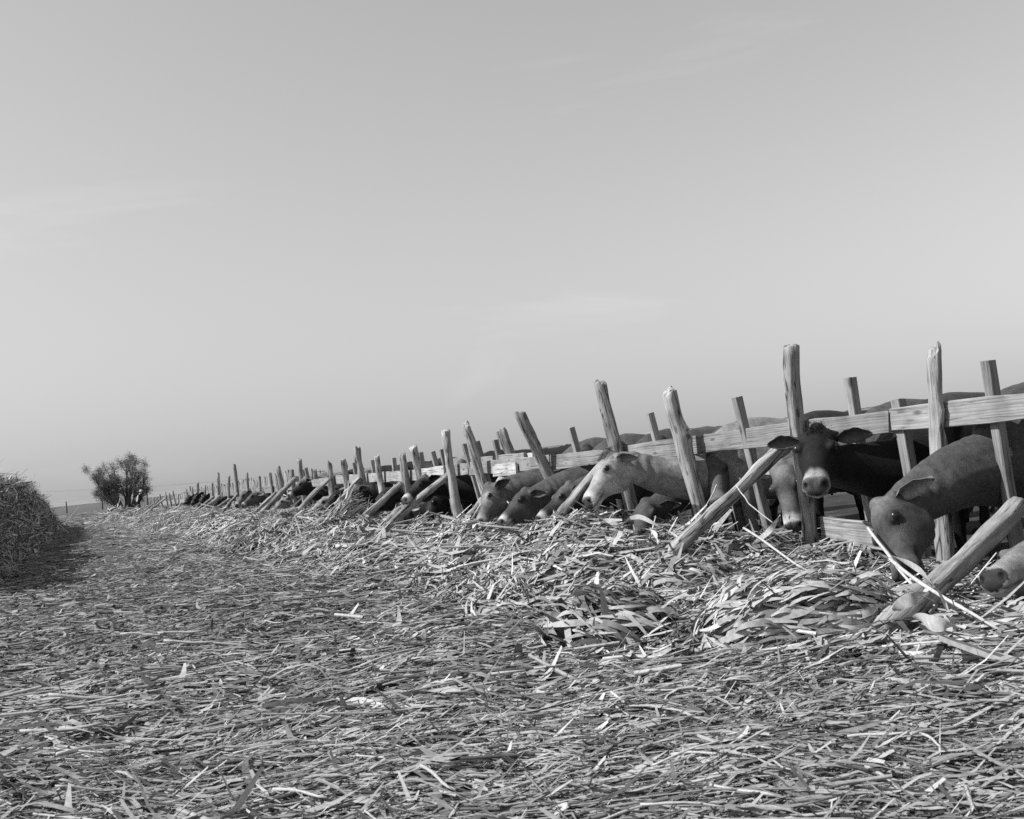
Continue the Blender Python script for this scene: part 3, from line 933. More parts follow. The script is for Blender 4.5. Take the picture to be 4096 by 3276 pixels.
    for sgn in (-1, 1):
        nc = np.array([1.00 * HEADL, sgn * .054, -.040])
        dd = np.linalg.norm((rel - nc) * np.array([.7, 1.15, .95]), axis=1)
        tone = np.where(dd < .0175, .012, tone)
    fur_src = None
    if fur:
        e1 = v[q[:, 1]] - v[q[:, 0]]; e2 = v[q[:, 3]] - v[q[:, 0]]
        fn = np.cross(e1, e2); area = np.linalg.norm(fn, axis=1); fn /= area[:, None] + 1e-12
        fc = v[q].mean(1); ft = tone[q].mean(1)
        toc = ORG - fc
        w = area * (np.linalg.norm(fc - poll, axis=1) < 1.35) * ((fn * toc).sum(1) > -.45 * np.linalg.norm(toc, axis=1)) * (fc[:, 2] > .1)
        fx = ((fc - poll) @ hx) / L
        w = w * np.where((fx > .86) & (np.linalg.norm(fc - muz, axis=1) < .2), .0, 1.0)
        idx = rs.choice(len(w), fur, p=w / w.sum())
        fur_src = (fc[idx] + rs.normal(0, voxel * .35, (fur, 3)), fn[idx], ft[idx])
    # ears
    et = (face if ear_tone is None else ear_tone)
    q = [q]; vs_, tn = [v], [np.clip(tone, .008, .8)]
    nv = len(v)
    ear_info = []
    for sgn, lift in ((1, ear[0]), (-1, ear[1])):
        out = nrm(hy * sgn * .92 + hz * lift - hx * .22)
        root = poll + hx * .055 * L + hy * sgn * .112 * hs - hz * .026 * hs
        upv = nrm(hz - out * (hz @ out)); fv = nrm(np.cross(out, upv)) * sgn * 1.0
        if fv @ (hx + hz * .2) < 0: fv = -fv
        ev, eq, inn = ear_geo(root, out, upv, fv, .205 * hs * ear_size, .108 * hs * ear_size)
        vs_.append(ev); q.append(eq + nv); nv += len(ev)
        s = np.clip(((ev - root) @ out) / (.2 * hs), 0, 1)
        edge = np.abs((ev - root) @ upv) / (.0625 * hs)
        tn.append(np.where(inn > .5, et * (.75 + .7 * edge), et * (1.0 - .25 * s)))
        ear_info.append((root, out, upv, fv))
    V = np.concatenate(vs_) - base
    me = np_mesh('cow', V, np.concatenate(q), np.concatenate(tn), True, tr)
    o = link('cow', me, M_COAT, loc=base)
    tag(o, label, 'cow', 'cows feeding through the fence')
    # eyes
    eg = Geo(); eg.ball((0, 0, 0), .0265 * hs, None, 14, 10)
    em_ = eg.mesh('eye'); recalc(em_)
    for sgn in (-1, 1):
        c = poll + hx * .355 * L + hy * sgn * .1130 * hs + hz * .012 * hs
        link('eye', em_, M_EYE, o, loc=c - base)
    if fur_src is not None:
        p, fnm, ft = fur_src
        flow = -F * .8 - UP * .55 - hx * .25
        fd = flow[None] + rs.normal(0, .30, p.shape)
        fd = fd - fnm * (fd * fnm).sum(1)[:, None]; fd /= np.linalg.norm(fd, axis=1)[:, None] + 1e-9
        fd = fd * .95 + fnm * rs.uniform(.02, .10, len(p))[:, None]
        sdv = np.cross(fd, fnm); sdv /= np.linalg.norm(sdv, axis=1)[:, None] + 1e-9
        Lf = rs.uniform(.012, .022, len(p))[:, None]; wf = .0030
        a0 = p - base; tip = a0 + fd * Lf; mid = a0 + fd * Lf * .5 + fnm * .0006
        vv = np.stack([a0 - sdv * wf / 2, a0 + sdv * wf / 2, mid + sdv * wf * .45, mid - sdv * wf * .45, tip], 1).reshape(-1, 3)
        bi = np.arange(len(p)) * 5
        fo = link('fur', np_mesh('fur', vv, np.stack([bi, bi + 1, bi + 2, bi + 3], 1), np.repeat(np.clip(ft * rs.uniform(.75, 1.3, len(p)), .006, .7), 5), True, np.stack([bi + 3, bi + 2, bi + 4], 1)), M_COAT, o)
        fo['kind'] = 'stuff'
    if hair:
        n = 420
        rt = poll - base + hz * .060 * hs + hx[None] * rs.uniform(-.06, .09, n)[:, None] * hs + hy[None] * rs.normal(0, .045, n)[:, None] * hs
        strands(rt, np.repeat(nrm(hz * .5 + hx * .7)[None], n, 0), .040 * hs, .0030, (poll_tone if poll_tone is not None else face), rs, 'poll_hair', o, M_COAT)
    return o, poll, muz

N_, F_ = 'n', 'f'
COWS = [
 dict(poll_px=(3270,1735), muz_px=(3256,1922), vp=.34, side=N_, hint=(-.2,.2,1), coat=.016, face=.020, muzzle=.30, nose=.07, ear_tone=.08, poll_tone=.014, voxel=.0145, ear=(.05,.0), back=.05, scale=1.14, hair=True, ear_size=1.08,
      label='near-black cow staring at the camera, pale muzzle and wide fuzzy ears'),
 dict(poll_px=(3532,2026), muz_px=(3590,2304), vp=.72, side=N_, hint=(.25,1,.25), coat=.078, face=.062, muzzle=.08, nose=.03, ear_tone=.20, poll_tone=.13, lim=-.5, ear_size=1.1, voxel=.0145, ear=(-.55,-.6), neck=1.34, body_yaw=.10, nk_=1.15, eye_ring=.03, scale=1.08,
      label='brown cow at the right edge with its long neck bent down to the feed'),
 dict(poll_px=(4160,2190), muz_px=(3950,2282), vp=.70, side=N_, hint=(.1,.35,1), coat=.18, face=.22, muzzle=.30, nose=.03, voxel=.015, body_yaw=.35, neck=1.3, scale=1.0, lim=-.3,
      label='pale muzzle with dark wet nose at the right edge below the thick brace'),
 dict(poll_px=(3130,1862), muz_px=(3166,2108), vp=.10, side=N_, hint=(-.55,1,.1), coat=.08, face=.10, muzzle=.42, nose=.06, ear_tone=.30, voxel=.015, ear=(-.2,-.2), poll_tone=.2, eye_ring=.03, neck=1.05,
      label='brown cow with its face hanging straight down left of the tall split post'),
 dict(poll_px=(2850,1822), muz_px=(2866,2010), vp=-.12, side=N_, hint=(-.6,.8,.3), coat=.05, face=.10, muzzle=.14, nose=.04, voxel=.015, ear=(-.3,-.3), ear_tone=.08,
      label='dark cow shaded by the rail, straw in mouth, right of the knotted leaning post'),
 dict(poll_px=(2446,1828), muz_px=(2330,2004), vp=.78, lim=-.5, side=N_, hint=(.15,.7,.75), coat=.22, face=.33, muzzle=.46, nose=.05, poll_tone=.12, voxel=.0145, ear=(-.3,-.2), ear_tone=.16, eye_ring=.30, scale=1.0, back=.2, hair=True,
      label='pale fawn cow in profile chewing, head raised beside the slanting brace'),
 dict(poll_px=(2588,2020), muz_px=(2548,2150), vp=.30, side=N_, hint=(-.2,.5,1), coat=.07, face=.075, muzzle=.12, nose=.03, voxel=.015, ear=(-.15,-.15), ear_tone=.15, neck=1.1, dv=.05,
      label='brown cow with its head buried in the feed and both ears spread'),
 dict(poll_px=(2290,1925), muz_px=(2215,2052), vp=-.08, side=F_, hint=(.2,.6,.8), coat=.22, face=.48, muzzle=.5, voxel=.02, ear=(.3,.1), ear_tone=.55, back=.3,
      label='white-faced cow half hidden behind the darker head next to the slanting brace'),
 dict(poll_px=(2284,1950), muz_px=(2136,2072), vp=.42, side=N_, hint=(.15,.5,.9), coat=.06, face=.05, muzzle=.40, nose=.03, voxel=.017, ear=(-.1,-.2), poll_tone=.12, eye_ring=.10,
      label='dark cow in profile with a pale ringed nose, left of the pale fawn cow'),
 dict(poll_px=(2106,1975), muz_px=(1986,2086), vp=.62, lim=-.5, side=N_, hint=(.15,.5,.9), coat=.065, face=.07, muzzle=.42, nose=.05, voxel=.015, ear=(-.2,-.2), ear_tone=.10,
      label='brown cow with a white muzzle pressed between two other heads'),
 dict(poll_px=(1962,1952), muz_px=(1906,2092), vp=.72, lim=-.5, side=N_, hint=(.1,.8,.6), coat=.085, face=.13, muzzle=.24, nose=.05, voxel=.015, ear=(-.1,-.15), ear_tone=.06, poll_tone=.08, eye_ring=.28,
      label='tan cow with a dark ear reaching down to the feed behind a split brace'),
 dict(poll_px=(1702,1918), muz_px=(1606,1996), vp=.42, side=N_, hint=(.1,.3,1), coat=.035, face=.03, muzzle=.42, nose=.05, voxel=.02, ear=(.1,0), poll_tone=.10,
      label='black cow lifting a white muzzle between two slanting braces'),
 dict(poll_px=(1622,2030), muz_px=(1520,2086), vp=.35, side=N_, hint=(.1,.4,1), coat=.22, face=.24, muzzle=.32, voxel=.022, ear=(-.2,-.2), neck=1.1,
      label='light brown cow with its head low in the feed under the long brace'),
 dict(poll_px=(1740,1990), muz_px=(1690,2090), vp=.05, side=N_, hint=(.1,.8,.6), coat=.03, face=.03, muzzle=.05, voxel=.022, 
      label='black cow in deep shade behind the long pale brace'),
 dict(poll_px=(1430,1955), muz_px=(1348,2054), vp=.30, side=N_, hint=(.1,.7,.8), coat=.035, face=.035, muzzle=.12, poll_tone=.15, voxel=.022, ear=(-.1,-.1), ear_tone=.10, scale=1.15,
      label='large black cow lowering its head beside a wad of stalks'),
 dict(poll_px=(1300,2002), muz_px=(1236,2046), vp=.32, side=N_, hint=(.1,.4,1), coat=.20, face=.26, muzzle=.34, voxel=.02, ear=(.1,.1), ear_tone=.3,
      label='fawn cow with its small pale ears low behind the wad of stalks'),
 dict(poll_px=(1226,1918), muz_px=(1146,1980), vp=.30, side=N_, hint=(.1,.35,1), coat=.03, face=.028, muzzle=.30, poll_tone=.2, voxel=.022, ear=(0,0), ear_tone=.1, eye_ring=.12,
      label='black cow with raised head and a straw in its mouth above the braces'),
 dict(poll_px=(1022,1975), muz_px=(962,2018), vp=.25, side=N_, hint=(.1,.35,1), coat=.09, face=.10, muzzle=.35, voxel=.028, ear=(-.2,-.2), ear_tone=.4,
      label='brown cow with a pale ear where the board fence begins'),
 dict(poll_px=(978,1972), muz_px=(938,2020), vp=.20, side=N_, hint=(.1,.5,1), coat=.12, face=.12, muzzle=.3, voxel=.03, ear=(-.2,-.2), 
      label='brown cow just left of the pale-eared one, nose to the feed'),
 dict(poll_px=(880,2000), muz_px=(838,2034), vp=.15, side=N_, hint=(.1,.5,1), coat=.03, face=.03, muzzle=.06, voxel=.034, 
      label='black cow under the three parallel far braces'),
 dict(poll_px=(818,1984), muz_px=(790,2018), vp=.20, side=N_, hint=(.1,.5,1), coat=.05, face=.04, muzzle=.1, voxel=.036, 
      label='rightmost dark cow of the far trio'),
 dict(poll_px=(790,1978), muz_px=(762,2012), vp=.25, side=N_, hint=(.1,.5,1), coat=.035, face=.03, muzzle=.06, voxel=.036, 
      label='middle black cow of the far trio, its head highest'),
 dict(poll_px=(758,1988), muz_px=(736,2010), vp=.25, side=N_, hint=(.1,.5,1), coat=.04, face=.035, muzzle=.06, voxel=.036, 
      label='leftmost dark cow of the far trio'),
 dict(poll_px=(1548,1968), muz_px=(1476,2040), vp=.22, side=N_, hint=(.1,.5,.9), coat=.05, face=.045, muzzle=.10, voxel=.028, ear=(-.1,-.1),
      label='dark cow between the large black cow and the black cow with the white muzzle'),
 dict(poll_px=(1668,1990), muz_px=(1600,2064), vp=.12, side=N_, hint=(.1,.5,.9), coat=.08, face=.07, muzzle=.12, voxel=.028, ear=(-.2,-.2),
      label='dark brown cow just below the black cow with the white muzzle'),
 dict(poll_px=(1350,1975), muz_px=(1290,2030), vp=.12, side=N_, hint=(.1,.5,.9), coat=.04, face=.04, muzzle=.07, voxel=.030, ear=(-.2,-.2),
      label='black cow behind the wad of stalks, mostly in shade'),
 dict(poll_px=(1134,2002), muz_px=(1082,2042), vp=.28, side=N_, hint=(.1,.5,.9), coat=.18, face=.20, muzzle=.28, voxel=.030, ear=(-.2,-.2),
      label='tan cow low under the two thick crossing far braces'),
 dict(poll_px=(0,0), muz_px=(0,0), poll_w=(-1.90,-1.55,.80), vp=0, side=N_, hint=(0,.5,.9), coat=.05, face=.05, muzzle=.08, voxel=.032, lim=-2.2, body_yaw=.1, height=1.2,  # second-row cows added to fill and darken the gaps under the rail
      label='dark cow added in the second row to darken the gap behind the brown grazing cow'),
 dict(poll_px=(0,0), muz_px=(0,0), poll_w=(-0.55,-1.55,.80), vp=0, side=N_, hint=(0,.5,.9), coat=.05, face=.05, muzzle=.08, voxel=.032, lim=-2.2, body_yaw=.1, height=1.2,
      label='dark cow added in the second row to darken the gap behind the near-black staring cow'),
 dict(poll_px=(0,0), muz_px=(0,0), poll_w=(0.75,-1.55,.80), vp=0, side=N_, hint=(0,.5,.9), coat=.05, face=.05, muzzle=.08, voxel=.032, lim=-2.2, body_yaw=.1, height=1.2,
      label='dark cow added in the second row to darken the gap behind the cow with the hanging face'),
 dict(poll_px=(0,0), muz_px=(0,0), poll_w=(2.10,-1.55,.80), vp=0, side=N_, hint=(0,.5,.9), coat=.05, face=.05, muzzle=.08, voxel=.032, lim=-2.2, body_yaw=.1, height=1.2,
      label='dark cow added in the second row to darken the gap right of the pale fawn cow'),
 dict(poll_px=(0,0), muz_px=(0,0), poll_w=(3.60,-1.55,.80), vp=0, side=N_, hint=(0,.5,.9), coat=.05, face=.05, muzzle=.08, voxel=.032, lim=-2.2, body_yaw=.1, height=1.2,
      label='dark cow added in the second row to darken the gap left of the pale fawn cow'),
 dict(poll_px=(0,0), muz_px=(0,0), poll_w=(5.30,-1.55,.80), vp=0, side=N_, hint=(0,.5,.9), coat=.05, face=.05, muzzle=.08, voxel=.032, lim=-2.2, body_yaw=.1, height=1.2,
      label='dark cow added in the second row to darken the gap behind the tan cow'),
]
# ------------------------------------------------------------------ board fence of the far pen
PK = empty('board_fence', fw(28, -.16, 0))
tag(PK, 'close-set vertical board fence of the far pen, rising behind the far rail', 'fence')
def picket_run():
    v = -.16
    tops = [on_fence(x, y, v) for x, y in ((1168, 1884), (1127, 1893), (986, 1923), (800, 1956), (694, 1984))]
    tu = [float(to_uv(p)[0]) for p in tops]; tz = [p[2] for p in tops]
    heads = [float(to_uv(on_fence(*c['poll_px'], v))[0]) for c in COWS if 'poll_w' not in c]
    rs = np.random.default_rng(5)
    u, k = tu[0], 0
    while u < tu[-1] and k < 200:
        w = rs.uniform(.11, .19)
        z = float(np.interp(u, tu, tz)) + rs.normal(0, .03)
        gap = min(abs(u + w / 2 - h) for h in heads) < .55
        z0 = 1.02 if gap else -.05                       # the boards stop at the rail where a head comes through
        board('picket', fw(u + w / 2 + rs.normal(0, .012), v + rs.normal(0, .006), z0), fw(u + w / 2, v + rs.normal(0, .008), z), w, .028, M_BOARD, parent=PK, seed=200 + k, jit=.002)
        u += w + abs(rs.normal(0, .03)) + .012; k += 1
    board('cross_rail', fw(tu[0] - .1, v - .045, 1.06), fw(tu[-1] + .1, v - .045, .98), .09, .05, M_BOARD, parent=PK, seed=470)
picket_run()
cow_info = []
for i, c in enumerate(COWS):
    cow_info.append(make_cow(seed=i, **c))

# ------------------------------------------------------------------ fodder: leaves and stalks
def blades(pos, d, n, L, W, bend, curl, twist, nseg, tone, rs, fold=0.0):
    """ribbon leaves. pos centre, d tangent, n normal (arrays), returns verts, quads, tone"""
    k = len(pos)
    s = np.linspace(0, 1, nseg + 1)
    sd = np.cross(d, n); sd /= np.linalg.norm(sd, axis=1)[:, None] + 1e-9
    V = np.empty((k, nseg + 1, 2, 3))
    ph = rs.uniform(-.2, .2, k)
    for i, t in enumerate(s):
        x = t - .5
        c = pos + d * (x * L)[:, None] + n * ((bend * (x + ph) ** 2 * 4 - bend * .35) * L)[:, None] + sd * ((curl * (x * x) * 4) * L)[:, None]
        a = twist * x
        w = W * (0.10 + 0.90 * math.sin(math.pi * (0.10 + .84 * t)) ** .8)
        off = (sd * np.cos(a)[:, None] + n * np.sin(a)[:, None]) * (w / 2)[:, None]
        V[:, i, 0] = c - off; V[:, i, 1] = c + off
    base = np.arange(k)[:, None] * (2 * (nseg + 1)) + np.arange(nseg)[None] * 2
    q = np.stack([base, base + 1, base + 3, base + 2], -1).reshape(-1, 4)
    return V.reshape(-1, 3), q, np.repeat(tone, 2 * (nseg + 1))
def stalks(pos, d, n, L, W, tone):
    """four-sided straight stems"""
    k = len(pos)
    sd = np.cross(d, n); sd /= np.linalg.norm(sd, axis=1)[:, None] + 1e-9
    up = np.cross(sd, d)
    V = np.empty((k, 2, 3, 3))
    for i, x in enumerate((-.5, .5)):
        c = pos + d * (x * L)[:, None]
        for j, (a, b) in enumerate(((.87, -.5), (0, 1), (-.87, -.5))):
            V[:, i, j] = c + (sd * a + up * b) * (W / 2 * (1.0 if i == 0 else .8))[:, None]
    b = np.arange(k) * 6
    q = np.concatenate([np.stack([b + j, b + (j + 1) % 3, b + 3 + (j + 1) % 3, b + 3 + j], 1) for j in range(3)])
    return V.reshape(-1, 3), q, np.repeat(tone, 6)
class Batch:
    def __init__(s): s.v, s.q, s.t, s.n = [], [], [], 0
    def add(s, r):
        v, q, t = r
        s.v.append(v.astype(np.float32)); s.q.append(q + s.n); s.t.append(t); s.n += len(v)
    def obj(s, name, mat=M_FODDER, parent=None, loc=None):
        v = np.concatenate(s.v)
        if loc is not None: v = v - np.asarray(loc, np.float32)
        return link(name, np_mesh(name, v, np.concatenate(s.q), np.concatenate(s.t)), mat, parent, loc)
def ground_normal(x, y):
    e = .12
    nx = -(H(x + e, y) - H(x - e, y)) / (2 * e); ny = -(H(x, y + e) - H(x, y - e)) / (2 * e)
    n = np.stack([nx, ny, np.ones_like(nx)], -1)
    return n / np.linalg.norm(n, axis=1)[:, None]
def tangents(n, ang, pitch):
    h = np.stack([np.cos(ang), np.sin(ang), np.zeros_like(ang)], 1)
    h = h - n * (h * n).sum(1)[:, None]; h /= np.linalg.norm(h, axis=1)[:, None]
    d = h * np.cos(pitch)[:, None] + n * np.sin(pitch)[:, None]
    m = -h * np.sin(pitch)[:, None] + n * np.cos(pitch)[:, None]
    return d, m
def tones(k, rs, lo=.09, hi=.49, darkfrac=.25):
    t = rs.beta(2.0, 1.7, k) * (hi - lo) + lo
    dk = rs.random(k) < darkfrac
    t[dk] = rs.uniform(.06, .16, dk.sum())
    return t
LITTER = Batch()
def pile_w(x, y):
    r = np.stack([x - PE0[0], y - PE0[1]], -1)
    return r @ PN, r @ PD
def strew(count, r0, r1, lmed, lsig, wmed, leaf_frac, nseg, lift, seed, spread=36):
    rs = np.random.default_rng(seed)
    a = np.radians(rs.uniform(-spread, spread, count))
    r = np.sqrt(rs.uniform(r0 * r0, r1 * r1, count)) if r1 / r0 < 2.3 else np.exp(rs.uniform(math.log(r0), math.log(r1), count))
    x = np.sin(a) * r; y = np.cos(a) * r
    u = (x - F0[0]) * FU[0] + (y - F0[1]) * FU[1]; v = (x - F0[0]) * FV[0] + (y - F0[1]) * FV[1]
    pw, pd = pile_w(x, y)
    keep = ((v > -0.35) | (u > 53)) & ~((pw > .35) & (pd > 4) & (pd < 52) & (pw < 5))
    x, y, u, v = x[keep], y[keep], u[keep], v[keep]
    k = len(x)
    inrow = sstep(2.6, 1.8, v) * sstep(-.4, 0, v) * (u < 55)
    n = ground_normal(x, y)
    ang = np.where(rs.random(k) < .80, rs.normal(.10, .42, k), rs.uniform(-math.pi, math.pi, k))
    ang = ang + .9 * vnoise(x * .8, y * .8, 21)
    pitch = rs.normal(0, .05 + .04 * inrow, k)
    steep = rs.random(k) < .0015 + .005 * inrow
    pitch[steep] = rs.uniform(.2, .6, steep.sum())
    d, m = tangents(n, ang, pitch)
    L = np.exp(rs.normal(math.log(lmed), lsig, k)) * (1 + .35 * inrow)
    L = np.clip(L, .03, .8)
    track = sstep(2.6, 4.2, v) * sstep(5, 9, np.hypot(x, y))
    L = L * (1 - .42 * track)
    W = wmed * np.exp(rs.normal(0, .45, k)) * (1 + .35 * inrow)
    z = H(x, y) + rs.random(k) ** 1.6 * lift * (1 + .3 * inrow) + np.abs(np.sin(pitch)) * L * .32
    pos = np.stack([x, y, z], 1)
    patch = 1 + .28 * vnoise(x * .9, y * .9, 31) + .22 * vnoise(x * 2.7, y * 2.7, 32)
    t = np.clip(tones(k, rs) * patch * (1 + .22 * inrow) * (1 - .24 * track), .03, .62)
    lf = rs.random(k) < leaf_frac
    LITTER.add(blades(pos[lf], d[lf], m[lf], L[lf], W[lf], rs.normal(.02, .11, lf.sum()), rs.normal(0, .18, lf.sum()), rs.normal(0, 1.2, lf.sum()), nseg, t[lf], rs))
    st = ~lf
    LITTER.add(stalks(pos[st], d[st], m[st], L[st] * 1.15, W[st] * .42, np.clip(t[st], .05, .60)))
strew(52000, 2.3, 5.0, .095, .60, .013, .66, 3, .05, 1)
strew(9000, 2.3, 5.2, .20, .50, .018, .66, 4, .06, 2)
strew(48000, 5.0, 10.0, .115, .60, .016, .68, 3, .06, 3)
strew(11000, 5.0, 11.0, .24, .45, .026, .72, 4, .08, 4)
strew(42000, 10.0, 22.0, .15, .55, .022, .68, 2, .08, 5)
strew(9000, 10.0, 24.0, .28, .40, .036, .7, 3, .11, 6)
strew(33000, 22.0, 55.0, .22, .5, .036, .68, 1, .10, 7)
strew(20000, 55.0, 130.0, .40, .5, .07, .7, 1, .18, 8)
# broad curling leaves of the bank along the fence
def bank(count, u0, u1, lm, wm, nseg, seed):
    rs = np.random.default_rng(seed)
    u = rs.uniform(u0, u1, count); v = rs.uniform(.05, 2.5, count)
    p = F0 + FU * u[:, None] + FV * v[:, None]
    x, y = p[:, 0], p[:, 1]
    n = ground_normal(x, y)
    swirl = vnoise(x * 1.1, y * 1.1, 61) * 3.2
    ang = rs.normal(.25, .45, count) + swirl
    d, m = tangents(n, ang, rs.normal(0, .13, count))
    L = np.exp(rs.normal(math.log(lm), .4, count)); W = wm * np.exp(rs.normal(0, .35, count))
    pos = np.stack([x, y, H(x, y) + rs.random(count) ** 1.5 * .12], 1)
    t = np.clip(tones(count, rs, .10, .50, .22) * (1 + .35 * vnoise(x * 1.7, y * 1.7, 62)), .03, .64)
    LITTER.add(blades(pos, d, m, L, W, rs.normal(-.05, .13, count), rs.normal(0, .18, count), rs.normal(0, .7, count), nseg, t, rs))
bank(11000, -2.2, 6, .19, .021, 4, 71)
bank(9000, 6, 20, .22, .024, 3, 72)
bank(7000, 20, 52, .30, .04, 1, 73)
lit = LITTER.obj('fodder_litter')
tag(lit, 'trampled dry stalks and leaves of fodder strewn over the whole ground', 'fodder', kind='stuff')

# larger leaves and stems one can pick out, lying on the ground
def loose_pieces():
    rs = np.random.default_rng(77)
    meshes = []
    for k in range(14):
        b = Batch()
        L = 1.0
        one = lambda a: np.array([a], float)
        z = np.array([[0, 0, 1.0]]); x = np.array([[1.0, 0, 0]])
        if k < 10:
            ns = 11
            t = np.linspace(0, 1, ns); xx = t - .5
            bend, curl, tw, w = rs.normal(.02, .08), rs.normal(0, .12), rs.normal(0, .7), rs.uniform(.05, .10)
            C = np.stack([xx, curl * xx * xx * 4 + .02 * np.sin(t * 7 + k), bend * xx * xx * 4 - bend * .3 + .012 * np.sin(t * 9 + 2 * k)], 1)
            a = tw * xx; ww = w * (.08 + .92 * np.sin(math.pi * (.06 + .9 * t)) ** .75)
            rip = .10 * w * np.sin(t * 21 + k)
            off = np.stack([np.zeros(ns), np.cos(a), np.sin(a)], 1) * (ww / 2)[:, None]; dn = np.stack([np.zeros(ns), -np.sin(a), np.cos(a)], 1)
            vv = np.stack([C - off + dn * (.16 * ww + rip)[:, None], C, C + off + dn * (.16 * ww - rip)[:, None]], 1).reshape(-1, 3)
            tb = rs.uniform(.22, .55)
            tt = tb * np.tile([1.0, .72, .95], ns) * np.repeat(1 - .35 * rs.random(ns), 3)
            b.v.append(vv); b.q.append(np.array([[3 * i + j, 3 * i + j + 1, 3 * i + j + 4, 3 * i + j + 3] for i in range(ns - 1) for j in (0, 1)])); b.t.append(tt)
        else:
            r = rs.uniform(.016, .026)
            g = Geo()
            pts = [np.array([-.5 + i / 6, .02 * math.sin(i * 1.1 + k), .015 * math.cos(i * .9 + k)]) for i in range(7)]
            g.tube(pts, [r * (1 - .05 * i) * (1.25 if i in (2, 4) else 1) for i in range(7)], 7)
            me = g.mesh('stalk'); recalc(me); set_tone(me, np.full(len(me.vertices), rs.uniform(.3, .5)))
            me.materials.append(M_FODDER); meshes.append(('stalk', me)); continue
        me = np_mesh('leaf', np.concatenate(b.v), np.concatenate(b.q), np.concatenate(b.t))
        me.materials.append(M_FODDER); meshes.append(('leaf', me))
    c = 0
    while c < 280:
        a = R(rs.uniform(-31, 31)); r = math.exp(rs.uniform(math.log(2.9), math.log(11.5)))
        x, y = math.sin(a) * r, math.cos(a) * r
        u, v = to_uv(np.array([x, y]))
        if v < .25: continue
        if pile_w(np.array([x]), np.array([y]))[0][0] > 0: continue
        row = v < 2.0
        nm, me = meshes[rs.integers(0, 14)]
        L = rs.uniform(.18, .42) if not row else rs.uniform(.25, .6)
        if r < 5.0: L = min(L * .7, .25)
        n = ground_normal(np.array([x]), np.array([y]))
        ang = np.array([rs.normal(.1, .5) if rs.random() < .85 else rs.uniform(-3.1, 3.1)])
        pit = np.array([rs.normal(0, .06) if (rs.random() < .96 or not row) else rs.uniform(.15, .4)])
        d, m = tangents(n, ang, pit)
        Rm = np.stack([d[0], np.cross(m[0], d[0]), m[0]], 1)
        o = link(nm, me, None, GROUND)
        mm = Matrix((Rm * L).tolist()).to_4x4()
        mm.translation = (x, y, float(H(x, y)) + .05 + .03 * rs.random() + abs(math.sin(pit[0])) * L * .42)
        o.matrix_local = mm
        c += 1
loose_pieces()

